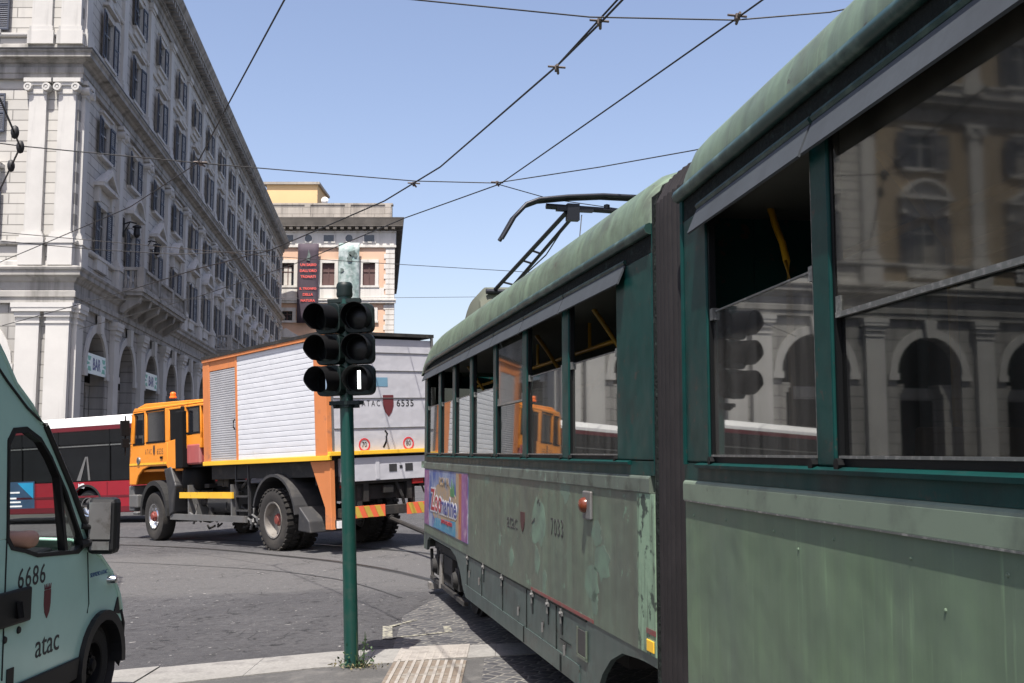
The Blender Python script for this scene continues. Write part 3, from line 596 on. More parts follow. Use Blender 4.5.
# BAR signs hang in the arches
def bar_sign(t, label):
    fm = Matrix.Translation(BLD.location) @ RZ(FA['street']) @ T(t, -.06, 5.3)
    s = thing('bar_sign', label, 'sign', fm.to_translation(), (0, 0, FA['street']), 'bar signs in the arcade')
    mb = MB(); mb.box(-1.58, 1.58, 0, .06, -.42, .42); mb.build('board', 'sign_board', s)
    text('BAR', .68, T(0, -.004, -.02), 'sign_navy', s, bold=.02)
    for sg in (-1, 1):
        mb = MB()
        mb.prism([(sg*1.42, .3), (sg*.9, .3), (sg*1.02, .12), (sg*1.3, .12)], -.008, 0, 'y'); mb.prism([(sg*1.42, -.3), (sg*.86, -.3), (sg*.98, -.12), (sg*1.3, -.12)], -.008, 0, 'y'); mb.prism([(sg*1.5, .08), (sg*1.02, .0), (sg*1.5, -.08)], -.008, 0, 'y')
        mb.build('green_emblem', 'sign_green', s)
bar_sign(3.95, 'white BAR sign with green emblems in the first arch of the arcade, nearest the corner')
bar_sign(3.95+2*BAY, 'white BAR sign in the third arch of the arcade, farther from the corner')
# iron lanterns on the facade
def lantern(t, z, label):
    fm = Matrix.Translation(BLD.location) @ RZ(FA['street']) @ T(t, 0, z)
    s = thing('wall_lantern', label, 'lantern', fm.to_translation(), (0, 0, FA['street']), 'iron wall lanterns on the stone facade')
    mb = MB(); mb.tube([(0, 0, 0), (0, -.3, .12), (0, -.6, .05)], .035, 8); mb.tube([(0, -.02, -.4), (0, -.3, .1)], .025, 6); mb.box(-.12, .12, -.04, 0, -.6, .3); mb.build('bracket', 'iron', s)
    mb = MB(); mb.lathe([(.03, -.05), (.2, -.14), (.21, -.2), (.13, -.22), (.16, -.55), (.08, -.66), (0, -.7)], (0, -.62, .05), 'z', 10); mb.build('lamp_head', 'iron', s, smooth=30)
lantern(8.0, 12.2, 'dark iron wall lantern left of the first balcony window, high on the facade')
lantern(12.6, 12.2, 'dark iron wall lantern over the middle of the first balcony')

# ------------------------------------------------------------ unseen palazzo across the street, added to shade the left building's street facade
OP = thing('unseen_shade_palazzo', 'long plain ochre palazzo across the street, unseen behind the tram, added to shade the left facade', 'building', (37.4, -60, 0), (0, 0, FA['street']+PI))
mb = MB(); OL = 210
for (a, b_) in ((-1, 1.2), (3.6, 6.0), (8.2, 10.5), (12.7, 15.0), (17.2, 19.5), (21.5, 25)): mb.box(-OL, 0, 0, .6, a, b_)
for (a, b_) in ((1.2, 3.6), (6.0, 8.2), (10.5, 12.7), (15.0, 17.2), (19.5, 21.5)):
    for k in range(60): mb.box(-OL+k*3.5, -OL+k*3.5+2.2, 0, .6, a, b_)
mb.build('wall', 'attic_stone', OP)
mb = MB(); mb.box(-OL, 0, .4, .5, 1.2, 24); mb.build('window_glazing', 'dark_pane', OP)
mb = MB(); mb.box(-OL, 0, -1.1, 12, 25, 25.5); mb.box(-OL, 0, -.2, 0, 4.9, 5.2); mb.build('roof', 'eave_dark', OP)
mb = MB(); mb.box(-.4, 0, .6, 12, -1, 25); mb.box(-OL, -OL+.4, .6, 12, -1, 25); mb.box(-OL, 0, 11.6, 12, -1, 25); mb.build('end_wall', 'attic_stone', OP)

# ------------------------------------------------------------ far peach building
PB = thing('peach_building', 'peach and white plaster palazzo with banners closing the street beyond the truck', 'building', (-14.2, 130, 0))
mb = MB(); sl_ = Vector((-.118, .993))
ux = [-3.05-4.9*k for k in range(5)]
def prow(mb, a, b_, w, cs=ux, x0=-26.0, x1=0.0, m=0):
    e = [x0]
    for c in sorted(cs): e += [c-w/2, c+w/2]
    e.append(x1)
    for i in range(0, len(e), 2): mb.box(e[i], e[i+1], 0, .5, a, b_, m)
for a, b_ in ((-3, 10.5), (13.2, 17.35), (18.5, 21.3), (24.55, 26.3)): mb.box(-26, 0, 0, .5, a, b_)
prow(mb, 10.5, 13.2, 1.5); prow(mb, 17.35, 18.5, 1.35); prow(mb, 21.3, 24.55, 1.5); mb.build('wall', 'peach_plaster', PB)
mb = MB(); mb.box(-26, .12, -.1, .5, 26.3, 28.2); mb.box(-26, .2, -.22, .0, 26.25, 26.5); mb.box(-26, .2, -.22, 0, 28.1, 28.25); mb.build('frieze', 'white_plaster', PB)
mb = MB(); e = sl_*56
mb.prism([(0, 0), (e.x, e.y), (e.x-.6, e.y), (-.6, .4)], -3, 28.2, 'z'); mb.build('side_wall', 'attic_stone', PB)
mb = MB(); mb.box(-26, -1.2, -.14, 0, 19.95, 21.3); mb.box(-26, .22, -.35, 0, 19.45, 19.95); mb.box(-26, .3, -.45, -.35, 19.75, 19.95); mb.box(-26, .1, -.2, 0, 13.9, 14.3); mb.build('string_course', 'white_plaster', PB)
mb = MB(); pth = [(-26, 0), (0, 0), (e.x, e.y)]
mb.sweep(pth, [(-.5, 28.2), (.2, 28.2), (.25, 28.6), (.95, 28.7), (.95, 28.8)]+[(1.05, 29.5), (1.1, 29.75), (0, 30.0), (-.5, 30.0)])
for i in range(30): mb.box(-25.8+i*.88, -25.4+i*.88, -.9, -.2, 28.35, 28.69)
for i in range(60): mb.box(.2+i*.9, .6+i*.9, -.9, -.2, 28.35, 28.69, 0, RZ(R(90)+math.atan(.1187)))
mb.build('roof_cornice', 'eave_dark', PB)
mb = MB(); mb.box(-26, -.4, .2, 1, 30.0, 31.55); mb.box(-26, -.3, .1, 1.1, 31.55, 31.75)
for i in range(6): mb.box(-1.2-i*4.9, -.5-i*4.9, .1, .2, 30, 31.55)
mb.build('attic', 'attic_stone', PB)
mb = MB(); mb.prism([(-26, .2), (-.6, .2), (e.x-.6, e.y), (-26, e.y)], 29.7, 29.95, 'z'); mb.build('roof', 'eave_dark', PB)
mb = MB(); mb.box(-16.3, -10.0, 3, 10, 31.0, 34.75, 1); mb.box(-16.7, -9.7, 2.7, 10.4, 34.75, 35.05, 0); mb.build('penthouse', ['attic_stone', 'yellow_plaster'], PB)
mb = MB(); mb.lathe([(0, 0), (.25, .06), (.45, .2)], (-9.1, 3, 32.8), 'y', 14); mb.tube([(-9.1, 3.2, 30), (-9.1, 3.2, 32.8)], .04, 6); mb.build('satellite_dish', 'bus_white', PB)
mb = MB()
for k in range(50): z = -3+k*.62; ww = 1.15 if k % 2 else .95; mb.box(-ww-.1, .03, -.09, 0, z, z+.56)
mb.build('quoins', 'white_plaster', PB)
def pwin(x, z, w, h, kind, surround=.42):
    mb = MB(); hw = w/2; s = surround
    mb.box(x-hw-s, x-hw, -.12, 0, z-.0, z+h+s); mb.box(x+hw, x+hw+s, -.12, 0, z, z+h+s); mb.box(x-hw, x+hw, -.12, 0, z+h, z+h+s); mb.box(x-hw-s-.1, x+hw+s+.1, -.22, 0, z-.25, z)
    wn = mb.build('window', 'white_plaster', PB); mb = MB(); mb.box(x-hw, x+hw, .2, .25, z, z+h); mb.build('pane', {'curtain': 'dark_pane', 'brown': 'brown_shutter', 'dark': 'dark_pane'}[kind], wn)
    if kind == 'curtain': mb = MB(); mb.box(x-hw+.25, x+hw-.35, .17, .19, z, z+h-.5); mb.build('curtain', 'curtain', wn)
    mb = MB(); mb.box(x-.05, x+.05, .12, .17, z, z+h); mb.box(x-hw, x+hw, .13, .165, z+h*.6, z+h*.6+.08); mb.build('frame', 'brown_shutter', wn)
    return wn
for k, x in enumerate(ux):
    pwin(x, 21.6, 1.5, 2.75, ['brown', 'brown', 'curtain', 'brown', 'curtain'][k]); pwin(x, 17.35, 1.35, 1.15, 'dark'); pwin(x, 10.5, 1.5, 2.7, 'dark')
    mb = MB(); mb.prism([(x-1.8, 15.3), (x+1.8, 15.3), (x, 16.4)], -.5, 0, 'y'); mb.box(x-1.6, x+1.6, -.2, 0, 14.3, 15.3); mb.build('pediment', 'white_plaster', PB)
    mb = MB(); mb.box(x-.62, x+.62, -.14, -.1, 26.95, 27.75); mb.build('frieze_window', 'dark_pane', PB)
    mb = MB()
    for (a, b_, c, d) in ((-.78, -.62, 26.8, 27.9), (.62, .78, 26.8, 27.9), (-.62, .62, 27.75, 27.9), (-.62, .62, 26.8, 26.95)): mb.box(x+a, x+b_, -.2, -.1, c, d)
    mb.build('frieze_window_frame', 'white_plaster', PB)
    if k < 4:
        mb = MB(); mb.lathe([(0, -.14), (.45, -.14), (.45, -.1)], (x-2.45, 0, 27.35), 'y', 18); mb.build('round_window', 'dark_pane', PB)
        mb = MB(); mb.lathe([(.45, -.1), (.45, -.2), (.62, -.2), (.62, -.1)], (x-2.45, 0, 27.35), 'y', 18); mb.build('round_window_frame', 'white_plaster', PB)
# banners hung on it
bn = thing('banner', 'tall dark banner with red lines of text hanging on the peach facade', 'banner', (-24.5, 129.35, 17.0))
mb = MB(); rows = [[(-1.25+2.5*i/4, .05*math.sin(j*.9+i), 9.6*j/10) for i in range(5)] for j in range(11)]; mb.grid(rows); mb.build('cloth', 'banner_dark', bn, solid=.03, smooth=60)
for i, (ln, sz) in enumerate((('UN SASSO', .62), ('DALL\'ORO', .62), ('TRONATI', .62), ('', .1), ('IL TRIONFO', .55), ('DELLA', .62), ('NATURA', .62))):
    if ln: text(ln, sz*.68, T(.05, -.09, 7.0-i*.72), 'banner_red', bn, bold=.012)
mb = MB(); mb.prism([(-.25, 7.6), (.2, 7.5), (.28, 8.1), (.05, 8.9), (-.05, 8.2)], -.09, -.07, 'y'); mb.build('emblem', 'banner_figure', bn)
b2 = thing('banner', 'pale green picture banner of statues hanging right of the dark banner', 'banner', (-19.6, 129.35, 16.2))
mb = MB(); rows = [[(-1.25+2.5*i/4, .06*math.sin(j*.7+i*1.3), 10.5*j/10) for i in range(5)] for j in range(11)]; mb.grid(rows); mb.build('cloth', 'banner_green', b2, solid=.03, smooth=60)
mb = MB()
for (x, z, s_) in ((.35, 9.2, .5), (.8, 9.0, .45), (.1, 8.6, .4), (-.8, 7.2, .35), (-.6, 4.3, .55), (.1, 4.0, .35), (.6, 2.5, .3)):
    pts = [(x+s_*random.uniform(.35, 1)*math.cos(a*PI/4), z+1.5*s_*random.uniform(.35, 1)*math.sin(a*PI/4)) for a in range(8)]; mb.prism(pts, -.1, -.08, 'y')
mb.build('printed_figures', 'banner_figure', b2)

# ------------------------------------------------------------ wheels
def wheel(parent, x, y, r, w, face, tyre='dusty_tyre', rim='rim_grey', hub='hub_red', name='wheel', tread=True, dish=.0, bolts=8, rr=.58):
    """axle along local y; face = +1 / -1 tells which way the hub looks"""
    o = MB(); h = w/2
    o.lathe([(r*rr, -h*.8), (r*.8, -h), (r*.96, -h*.85), (r, -h*.55), (r, h*.55), (r*.96, h*.85), (r*.8, h), (r*rr, h*.8)], (0, 0, 0), 'y', 36)
    if tread:
        for i in range(32):
            M = RY(2*PI*i/32)
            o.box(-.028*r*2, .028*r*2, -h*.92, -.15*h, r*.985, r*1.035, 0, M); o.box(-.028*r*2, .028*r*2, .15*h, h*.92, r*.985, r*1.035, 0, M @ RY(.1))
    t = o.build(name, tyre, parent, (x, y, r), smooth=35)
    f = face; m = MB(); d = dish
    m.lathe([(r*rr, f*h*.78), (r*rr, f*h*.9), (r*(rr-.05), f*h*.86), (r*(rr-.09), f*(h*.4-d)), (r*(rr-.2), f*(h*.3-d)), (r*.22, f*(h*.55-d)), (r*.2, f*(h*.55-d))], (0, 0, 0), 'y', 30)
    for i in range(10):
        a = 2*PI*i/10; m.lathe([(0, f*(h*.46-d)), (.022, f*(h*.46-d)), (.022, f*(h*.30-d))], (r*.31*math.cos(a), 0, r*.31*math.sin(a)), 'y', 6)
    m.build('rim', rim, t, smooth=35)
    m = MB(); m.lathe([(r*.2, f*(h*.4-d)), (r*.2, f*(h*.75-d)), (r*.15, f*(h*.9-d)), (r*.13, f*(h*1.02-d)), (0, f*(h*1.05-d))], (0, 0, 0), 'y', 16)
    for i in range(bolts): a = 2*PI*i/bolts; m.lathe([(0, f*(h*.86-d)), (.02, f*(h*.86-d)), (.02, f*(h*.6-d))], (r*.17*math.cos(a), 0, r*.17*math.sin(a)), 'y', 6)
    m.build('hub', hub, t, smooth=35)
    return t
def shield(parent, x, y, z, w, h, m='crest_red', name='crest', crown=True, axis='y', face=-1):
    pts = [(-w/2, h/2), (w/2, h/2), (w/2, 0), (w*.36, -h*.28), (0, -h/2), (-w*.36, -h*.28), (-w/2, 0)]
    mb = MB(); a, b_ = (y, y+face*.004)
    if axis == 'y':
        mb.prism([(x+p, z+q) for p, q in pts], min(a, b_), max(a, b_), 'y')
        if crown:
            for k in range(5): xx = x+(k-2)*w*.2; mb.prism([(xx-w*.07, z+h*.52), (xx+w*.07, z+h*.52), (xx+(k-2)*w*.06, z+h*.72)], min(a, b_), max(a, b_), 'y')
    else:
        mb.prism([(x+p, z+q) for p, q in pts], min(a, b_), max(a, b_), 'x')
    return mb.build(name, m, parent)

# ------------------------------------------------------------ orange truck  (x forward, y left = the side we see)
TR = thing('tow_truck', 'orange recovery truck with white roller shutter box, seen from its rear left corner', 'truck')
seat_on_slope(TR, -3.24, 20.55, R(130), .045)
for x in (5.6,): 
    wheel(TR, x, 1.04, .53, .34, 1, rim='chrome', dish=-.02, tread=False, rr=.52); wheel(TR, x, -1.02, .53, .34, -1)
for sg in (1, -1):
    wheel(TR, .1, sg*1.06, .55, .31, sg, dish=.09, rr=.6); wheel(TR, .1, sg*.69, .55, .31, sg, dish=.09)
mb = MB()
for sg in (-1, 1): mb.box(-1.75, 6.9, sg*.45-.05, sg*.45+.05, .85, 1.15)
for x in (-1.6, -.6, .8, 2.2, 3.6, 5.0, 6.6): mb.box(x-.05, x+.05, -.4, .4, .88, 1.12)
for x in (0, 5.5): mb.tube([(x, -1.0, .54), (x, 1.0, .54)], .09, 10); mb.lathe([(0, -.2), (.2, -.15), (.24, 0), (.2, .15), (0, .2)], (x, 0, .54), 'y', 12)
mb.box(-1.66, 3.0, -1.0, 1.08, 1.3, 1.646); mb.box(-1.75, -.9, -.95, .95, 1.15, 1.3)
for x in (-.8, .8): mb.box(x-.05, x+.05, .5, .62, .5, 1.1)
mb.tube([(.55, .55, .7), (-.55, .55, .7)], .05, 8); mb.tube([(-.2, .8, .55), (2.2, .4, .8)], .05, 8); mb.build('chassis', 'chassis', TR)
# the box body
X0, X1, YH, YR, Z0, Z1 = -1.8, 3.07, 1.2, 1.05, 1.6, 3.72
mb = MB(); mb.box(X0+.05, X1, -YR, YH-.1, Z0+.05, Z1-.05); mb.build('box_body', 'box_rear_white', TR)
mb = MB()   # orange frame on the left side
mb.box(2.80, X1, YH-.1, YH, Z0+.06, Z1); mb.box(X0+.04, -1.36, YH-.1, YH, Z0+.06, Z1); mb.box(1.58, 1.66, YH-.1, YH-.005, Z0+.06, 3.66); mb.box(1.66, 2.80, YH-.1, YH-.01, 3.46, 3.68); mb.box(-1.36, 1.58, YH-.1, YH-.03, 3.66, 3.69)
mb.box(X1, X1+.03, -YR, YH, Z0, Z1); mb.build('side_frame', 'faded_orange', TR, bevel=.008)
mb = MB(); mb.box(X0, X1+.04, -YR-.02, YH+.03, Z1, Z1+.06); mb.build('roof_edge', 'chassis', TR)
mb = MB(); mb.box(X0+.02, X1+.02, YH-.06, YH+.02, Z1-.06, Z1-.002); mb.build('top_rail', 'faded_orange', TR)
mb = MB(); mb.box(X0-.02, X1+.02, YH-.05, YH+.03, Z0-.02, Z0+.06); mb.box(X0-.05, X0+.04, -YR, YH, Z0+.05, Z0+.12); mb.build('bottom_rail', 'yellow_paint', TR, bevel=.006)
def slats(x0, x1, z0, z1, n, m, name='roller_shutter'):
    mb = MB(); h = (z1-z0)/n; pr = []
    for k in range(n): z = z0+k*h; pr += [(YH-.028, z), (YH-.018, z+.008), (YH-.0165, z+h*.5), (YH-.018, z+h-.010), (YH-.028, z+h-.002)]
    mb.grid([[(x0, y, z) for y, z in pr], [(x1, y, z) for y, z in pr]]); return mb.build(name, m, TR, smooth=25)
slats(-1.36, 1.58, Z0+.06, 3.66, 21, 'white_shutter'); s2_ = slats(1.66, 2.80, Z0+.06, 3.46, 40, 'grey_shutter'); s2_['label'] = 'narrow grey metal roller shutter'
mb = MB(); mb.tube([(1.64, YH+.02, 2.25), (1.64, YH+.05, 2.3), (1.64, YH+.05, 2.4), (1.64, YH+.02, 2.45)], .012, 6); mb.build('shutter_handle', 'black_plastic', TR)
# rear leg, brackets
mb = MB(); mb.box(X0+.02, X0+.22, YH-.12, YH-.03, .42, Z0-.03); mb.prism([(-1.58, 1.57), (-1.1, 1.57), (-1.58, .75)], YH-.10, YH-.04, 'y'); mb.build('support_leg', 'faded_orange', TR, bevel=.008)
# rear face
rm = T(X0+.05, 0, 0) @ RZ(R(-90))   # local x of the lettering runs to the viewer's right = truck -y
mb = MB(); 
for z in (2.1, 2.62, 3.1, 3.42): mb.box(X0+.038, X0+.05, -YR+.05, YH-.15, z, z+.012)
mb.box(X0+.03, X0+.05, YH-.13, YH-.10, Z0+.14, Z1); mb.box(X0+.0, X0+.05, -YR, -YR+.03, Z0+.14, Z1); mb.build('rear_door_seam', 'grey_metal', TR)
text('ATAC', .15, T(X0+.0485, .30, 2.53) @ RZ(R(-90)), 'lettering_black', TR, sx=.75, spacing=1.5)
text('6535', .17, T(X0+.0485, -.42, 2.53) @ RZ(R(-90)), 'lettering_black', TR, spacing=1.15, bold=.002)
mb = MB(); pts = [(-.11, .18), (.11, .18), (.11, 0), (.07, -.12), (0, -.2), (-.07, -.12), (-.11, 0)]; mb.prism([(p-.06, q+2.5) for p, q in pts], X0+.045, X0+.051, 'x'); mb.build('crest', 'crest_red', TR)
mb = MB(); mb.box(X0+.046, X0+.051, -.06, .28, 2.83, 2.99); mb.build('blue_sticker', 'sticker_blue', TR)
for yy, tx in ((.46, '70'), (-.46, '80')):
    mb = MB(); mb.lathe([(.115, 0), (.115, -.006), (.09, -.006), (.09, 0)], (X0+.049, yy, 1.82), 'x', 24); rg = mb.build('speed_disc', 'ring_red', TR)
    text(tx, .13, T(X0+.0475, yy, 1.82) @ RZ(R(-90)), 'lettering_black', rg, sx=.8)
mb = MB(); mb.tube([(X0-.0, .1, 1.76), (X0-.05, .08, 1.85), (X0-.05, .05, 2.0), (X0+.02, .04, 2.05)], .018, 6); mb.build('door_handle', 'black_plastic', TR)
mb = MB(); mb.box(X0-.02, X0+.02, -YR-.12, -YR+.02, 2.9, 3.32, 0, T(0, 0, 0) @ Matrix.Rotation(.05, 4, 'X')); mb.build('side_flap', 'plate_white', TR)
# grey service panel, tail lamps, bumper boards, hoses
mb = MB(); mb.box(-1.80, -1.67, -.85, .95, 1.20, 1.60); mb.box(-1.81, -1.80, .2, .28, 1.22, 1.58); mb.build('service_panel', 'box_rear_white', TR, bevel=.02)
mb = MB(); 
for a in (0, .34): mb.box(-1.806, -1.80, -.42+a-.08, -.42+a+.08, 1.34, 1.47)
mb.box(-1.806, -1.80, -.28, -.22, 1.39, 1.44); mb.build('emblem', 'fender_grey', TR)
for sg in (1, -1):
    mb = MB(); mb.box(-1.78, -1.68, sg*.62-.12, sg*.62+.12, 1.0, 1.12); 
    l_ = mb.build('tail_lamp', 'lens_red', TR, loc=(0, -.0 if sg < 0 else .2, .1), bevel=.01)
    bm_ = MB(); y0, y1 = (.12, .78) if sg > 0 else (-1.0, -.35)
    bm_.box(-1.82, -1.79, y0, y1, .58, .78); bb = bm_.build('warning_board', 'hazard_orange', TR)
    bm_ = MB()
    n = 3
    for k in range(n):
        a = y0+(y1-y0)*(k+.1)/n; w_ = (y1-y0)/n*.5; lo = a-.0; bm_.prism([(a, .585), (a+w_, .585), (min(a+w_+.09, y1-.005), .775), (min(a+.09, y1-.01), .775)], -1.826, -1.82, 'x')
    bm_.build('stripes', 'hazard_yellow', bb)
mb = MB(); mb.box(-1.79, -1.7, -1.05, 1.0, .6, .76); mb.box(-1.79, -1.68, .85, 1.1, .45, .58); mb.box(-1.7, -1.6, -.6, -.5, .6, 1.2); mb.box(-1.7, -1.6, .5, .6, .6, 1.2); mb.tube([(-1.75, -1.0, .75), (-1.7, -.8, .95), (-1.65, -.75, 1.15)], .02, 6); mb.box(-1.7, -.9, -1.15, -.7, 1.05, 1.5); mb.build('rear_bumper', 'chassis', TR, bevel=.01)
mb = MB(); mb.box(-1.85, -1.79, .83, 1.08, .44, .56); mb.build('number_plate', 'plate_white', TR)
mb = MB(); mb.box(-1.76, -1.7, -.1, .1, .98, 1.1); mb.tube([(-1.7, -.2, 1.15), (-1.74, -.3, .9), (-1.72, -.35, .75)], .03, 6); mb.build('hitch', 'chassis', TR)
# cab
cz0, cz1 = 1.22, 3.0
mb = MB()
side = [(4.55, 1.55), (4.55, 2.2), (3.4, 2.2), (3.4, 2.85), (3.4, 2.9), (6.85, 2.9), (7.0, 2.86), (7.1, 2.1), (7.12, 1.3), (6.6, 1.3), (6.5, 1.5), (6.2, 1.62), (5.0, 1.62), (4.7, 1.5)]
def poly_side(pts, y0, y1, m=0): mb.prism(pts, y0, y1, 'y', m)
for sg in (1, -1):
    ya, yb = (1.14, 1.19) if sg > 0 else (-1.19, -1.14)
    poly_side([(3.25, 1.95), (3.25, 2.28), (4.95, 2.14), (4.95, 1.55), (4.3, 1.55), (4.2, 1.95)], ya, yb)      # behind the door
    poly_side([(4.95, 1.55), (4.95, 2.14), (7.08, 2.14), (7.14, 1.62), (7.14, 1.22), (6.75, 1.22), (6.62, 1.42), (6.35, 1.56), (6.0, 1.62), (5.0, 1.62)], ya, yb)  # door and wing
    for a, b_ in ((3.25, 3.3), (3.92, 4.04), (4.84, 5.08), (6.1, 6.24)): poly_side([(a, 2.14), (b_, 2.14), (b_, 2.84), (a, 2.84)], ya, yb)
    poly_side([(6.88, 2.14), (7.08, 2.14), (6.96, 2.84), (6.8, 2.84)], ya, yb)
    poly_side([(3.1, 2.80), (6.96, 2.82), (6.9, 2.86), (3.1, 2.86)], ya, yb)
mb.prism([(3.1, 2.86), (6.94, 2.86), (6.8, 2.98), (6.4, 3.04), (3.6, 2.96), (3.1, 2.94)], -1.1, 1.1, 'y'); mb.prism([(3.1, 2.862), (6.94, 2.862), (6.8, 2.95), (3.1, 2.90)], -1.19, 1.19, 'y')
mb.box(3.25, 3.3, -1.14, 1.14, 1.95, 2.92); mb.box(7.06, 7.14, -1.14, 1.14, 1.22, 2.12); mb.box(4.3, 7.06, -1.13, 1.13, 1.5, 1.56)
mb.build('cab', 'orange_paint', TR, bevel=.015, smooth=30)
mb = MB(); mb.add([(7.07, -1.1, 2.12), (7.07, 1.1, 2.12), (6.95, 1.08, 2.88), (6.95, -1.08, 2.88)], [(0, 1, 2, 3)]); mb.build('windscreen', 'van_glass', TR)
mb = MB(); mb.box(3.32, 7.0, -1.1, 1.1, 1.56, 1.7); mb.box(4.2, 4.7, -1.0, 1.0, 1.7, 2.5); mb.box(5.4, 5.8, .3, .8, 1.7, 2.6); mb.build('cab_interior', 'black_plastic', TR)
for (a, b_, z0, z1) in ((6.24, 6.86, 2.14, 2.82), (5.08, 6.1, 2.16, 2.84), (3.3, 3.92, 2.28, 2.8)):
    mb = MB(); pts = [(a, z0), (b_ if a != 6.24 else 6.88, z0), (b_ if a != 6.24 else 6.8, z1), (a, z1)]; mb.prism(pts, 1.155, 1.165, 'y'); w_ = mb.build('side_window', 'truck_glass', TR)
    mb = MB(); mb.prism([(a-.02, z0-.03), (pts[1][0]+.02, z0-.03), (pts[1][0]+.02, z0+.01), (a-.02, z0+.01)], 1.15, 1.196, 'y'); mb.prism([(a-.02, z1-.01), (pts[2][0]+.02, z1-.01), (pts[2][0]+.02, z1+.02), (a-.02, z1+.02)], 1.15, 1.196, 'y')
    mb.box(a-.02, a+.02, 1.15, 1.197, z0+.01, z1-.01); mb.build('frame', 'black_plastic', w_)
mb = MB(); mb.box(4.04, 4.84, 1.0, 1.18, 1.9, 2.86); mb.box(3.95, 4.3, 1.05, 1.3, 1.55, 2.75); mb.tube([(4.1, 1.18, 1.7), (4.1, 1.18, 2.85)], .07, 8); mb.build('air_intake', 'black_plastic', TR, bevel=.03)
text('ATAC', .17, T(6.0, 1.1905, 1.94) @ RZ(PI), 'lettering_black', TR, sx=.6, spacing=1.6); text('6535', .18, T(5.35, 1.1905, 1.93) @ RZ(PI), 'lettering_black', TR, sx=.9, spacing=1.1)
shield(TR, 5.68, 1.19, 1.95, .1, .19, 'lettering_black', face=1)
mb = MB(); mb.box(5.02, 7.1, 1.188, 1.2, 1.66, 1.70); mb.build('side_stripe', 'yellow_paint', TR)
mb = MB(); mb.lathe([(0, .03), (.08, .03), (.09, 0)], (6.55, 1.19, 1.76), 'y', 14); mb.lathe([(0, 0), (.05, 0), (.05, .0)], (6.55, 1.22, 1.76), 'y', 10); mb.build('fuel_cap', 'grey_metal', TR)
mb = MB(); mb.box(5.2, 5.32, 1.19, 1.21, 1.78, 1.83); mb.build('door_handle', 'black_plastic', TR)
mb = MB()
for z in (1.34,): mb.box(7.0, 7.3, -1.15, 1.15, .62, 1.2)
mb.box(6.75, 7.25, .95, 1.17, .7, 1.0); mb.box(6.7, 6.95, 1.0, 1.2, .55, .62); mb.build('front_bumper', 'grey_metal', TR, bevel=.03)
# wings, steps, tanks, side bars
def arch_band(cx, cz, r0, r1, a0, a1, y0, y1, m, name, n=14, tail=None):
    mb = MB(); a = arc(cx, cz, r0, R(a0), R(a1), n); b_ = arc(cx, cz, r1, R(a0), R(a1), n)
    for i in range(n): mb.prism([a[i], a[i+1], b_[i+1], b_[i]], y0, y1, 'y')
    return mb.build(name, m, TR, smooth=30)
arch_band(5.5, .55, .66, .76, 0, 180, .75, 1.24, 'rubber', 'front_wing'); 
mb = MB(); mb.prism([(4.84, .55), (4.65, .62), (4.5, 1.2), (4.75, 1.6), (5.1, 1.55), (4.9, 1.1)], .8, 1.22, 'y'); mb.build('mud_flap', 'fender_grey', TR, bevel=.03)
arch_band(0, .55, .78, .83, 18, 172, .5, 1.24, 'fender_grey', 'rear_wing'); arch_band(0, .55, .60, .775, 20, 165, .5, .6, 'chassis', 'wing_liner')
mb = MB(); mb.prism([(-.77, .8), (-1.1, .55), (-1.15, .35), (-.72, .38)], .5, 1.22, 'y'); mb.build('mud_flap', 'fender_grey', TR, bevel=.02)
mb = MB(); mb.box(1.95, 4.43, 1.12, 1.16, .93, 1.05); mb.build('side_rail', 'yellow_paint', TR)
mb = MB(); mb.box(1.33, 4.86, 1.14, 1.19, .48, .6); mb.box(2.0, 2.05, .6, 1.14, .5, 1.2); mb.box(4.0, 4.05, .6, 1.14, .5, 1.2); mb.build('side_guard', 'grey_metal', TR)
mb = MB(); 
for x in (1.38, 1.9): mb.box(x-.02, x+.02, 1.05, 1.1, .6, 1.55)
for z in (.68, .95, 1.25): mb.box(1.38, 1.9, 1.04, 1.12, z, z+.03)
mb.build('ladder', 'fender_grey', TR)
mb = MB(); mb.box(3.3, 3.95, .85, 1.2, 1.62, 2.05); mb.build('jerrycan_box', 'faded_red', TR, bevel=.04)
mb = MB(); mb.tube([(3.75, 1.0, 2.05), (3.75, 1.0, 2.25)], .04, 8); mb.tube([(3.45, 1.0, 2.05), (3.45, 1.0, 2.18)], .03, 8); mb.build('valve', 'black_plastic', TR)
mb = MB(); mb.lathe([(0, 1.08), (.3, 1.08), (.34, 1.15), (.34, 1.5), (.28, 1.58), (0, 1.58)], (4.25, .8, 0), 'z', 20); mb.build('air_filter', 'black_plastic', TR, smooth=40)
mb = MB(); mb.tube([(2.2, .85, .82), (3.3, .85, .82)], .2, 16); mb.tube([(3.5, .8, .9), (4.4, .8, .75)], .08, 10); mb.build('air_tank', 'fender_grey', TR, smooth=40)
mb = MB()
for k in range(26):
    a = Vector((random.uniform(1.0, 4.6), random.uniform(.6, 1.05), random.uniform(.35, 1.2))); b_ = a+Vector((random.uniform(-.4, .4), random.uniform(-.1, .1), random.uniform(-.35, .35))); mb.tube([a, (a+b_)/2+Vector((0, .05, -.06)), b_], random.uniform(.012, .035), 6)
for k in range(10): x = random.uniform(1.2, 4.5); z = random.uniform(.5, 1.2); mb.box(x, x+random.uniform(.1, .35), .6, random.uniform(.75, 1.0), z, z+random.uniform(.08, .25))
mb.build('underframe_fittings', 'chassis', TR)
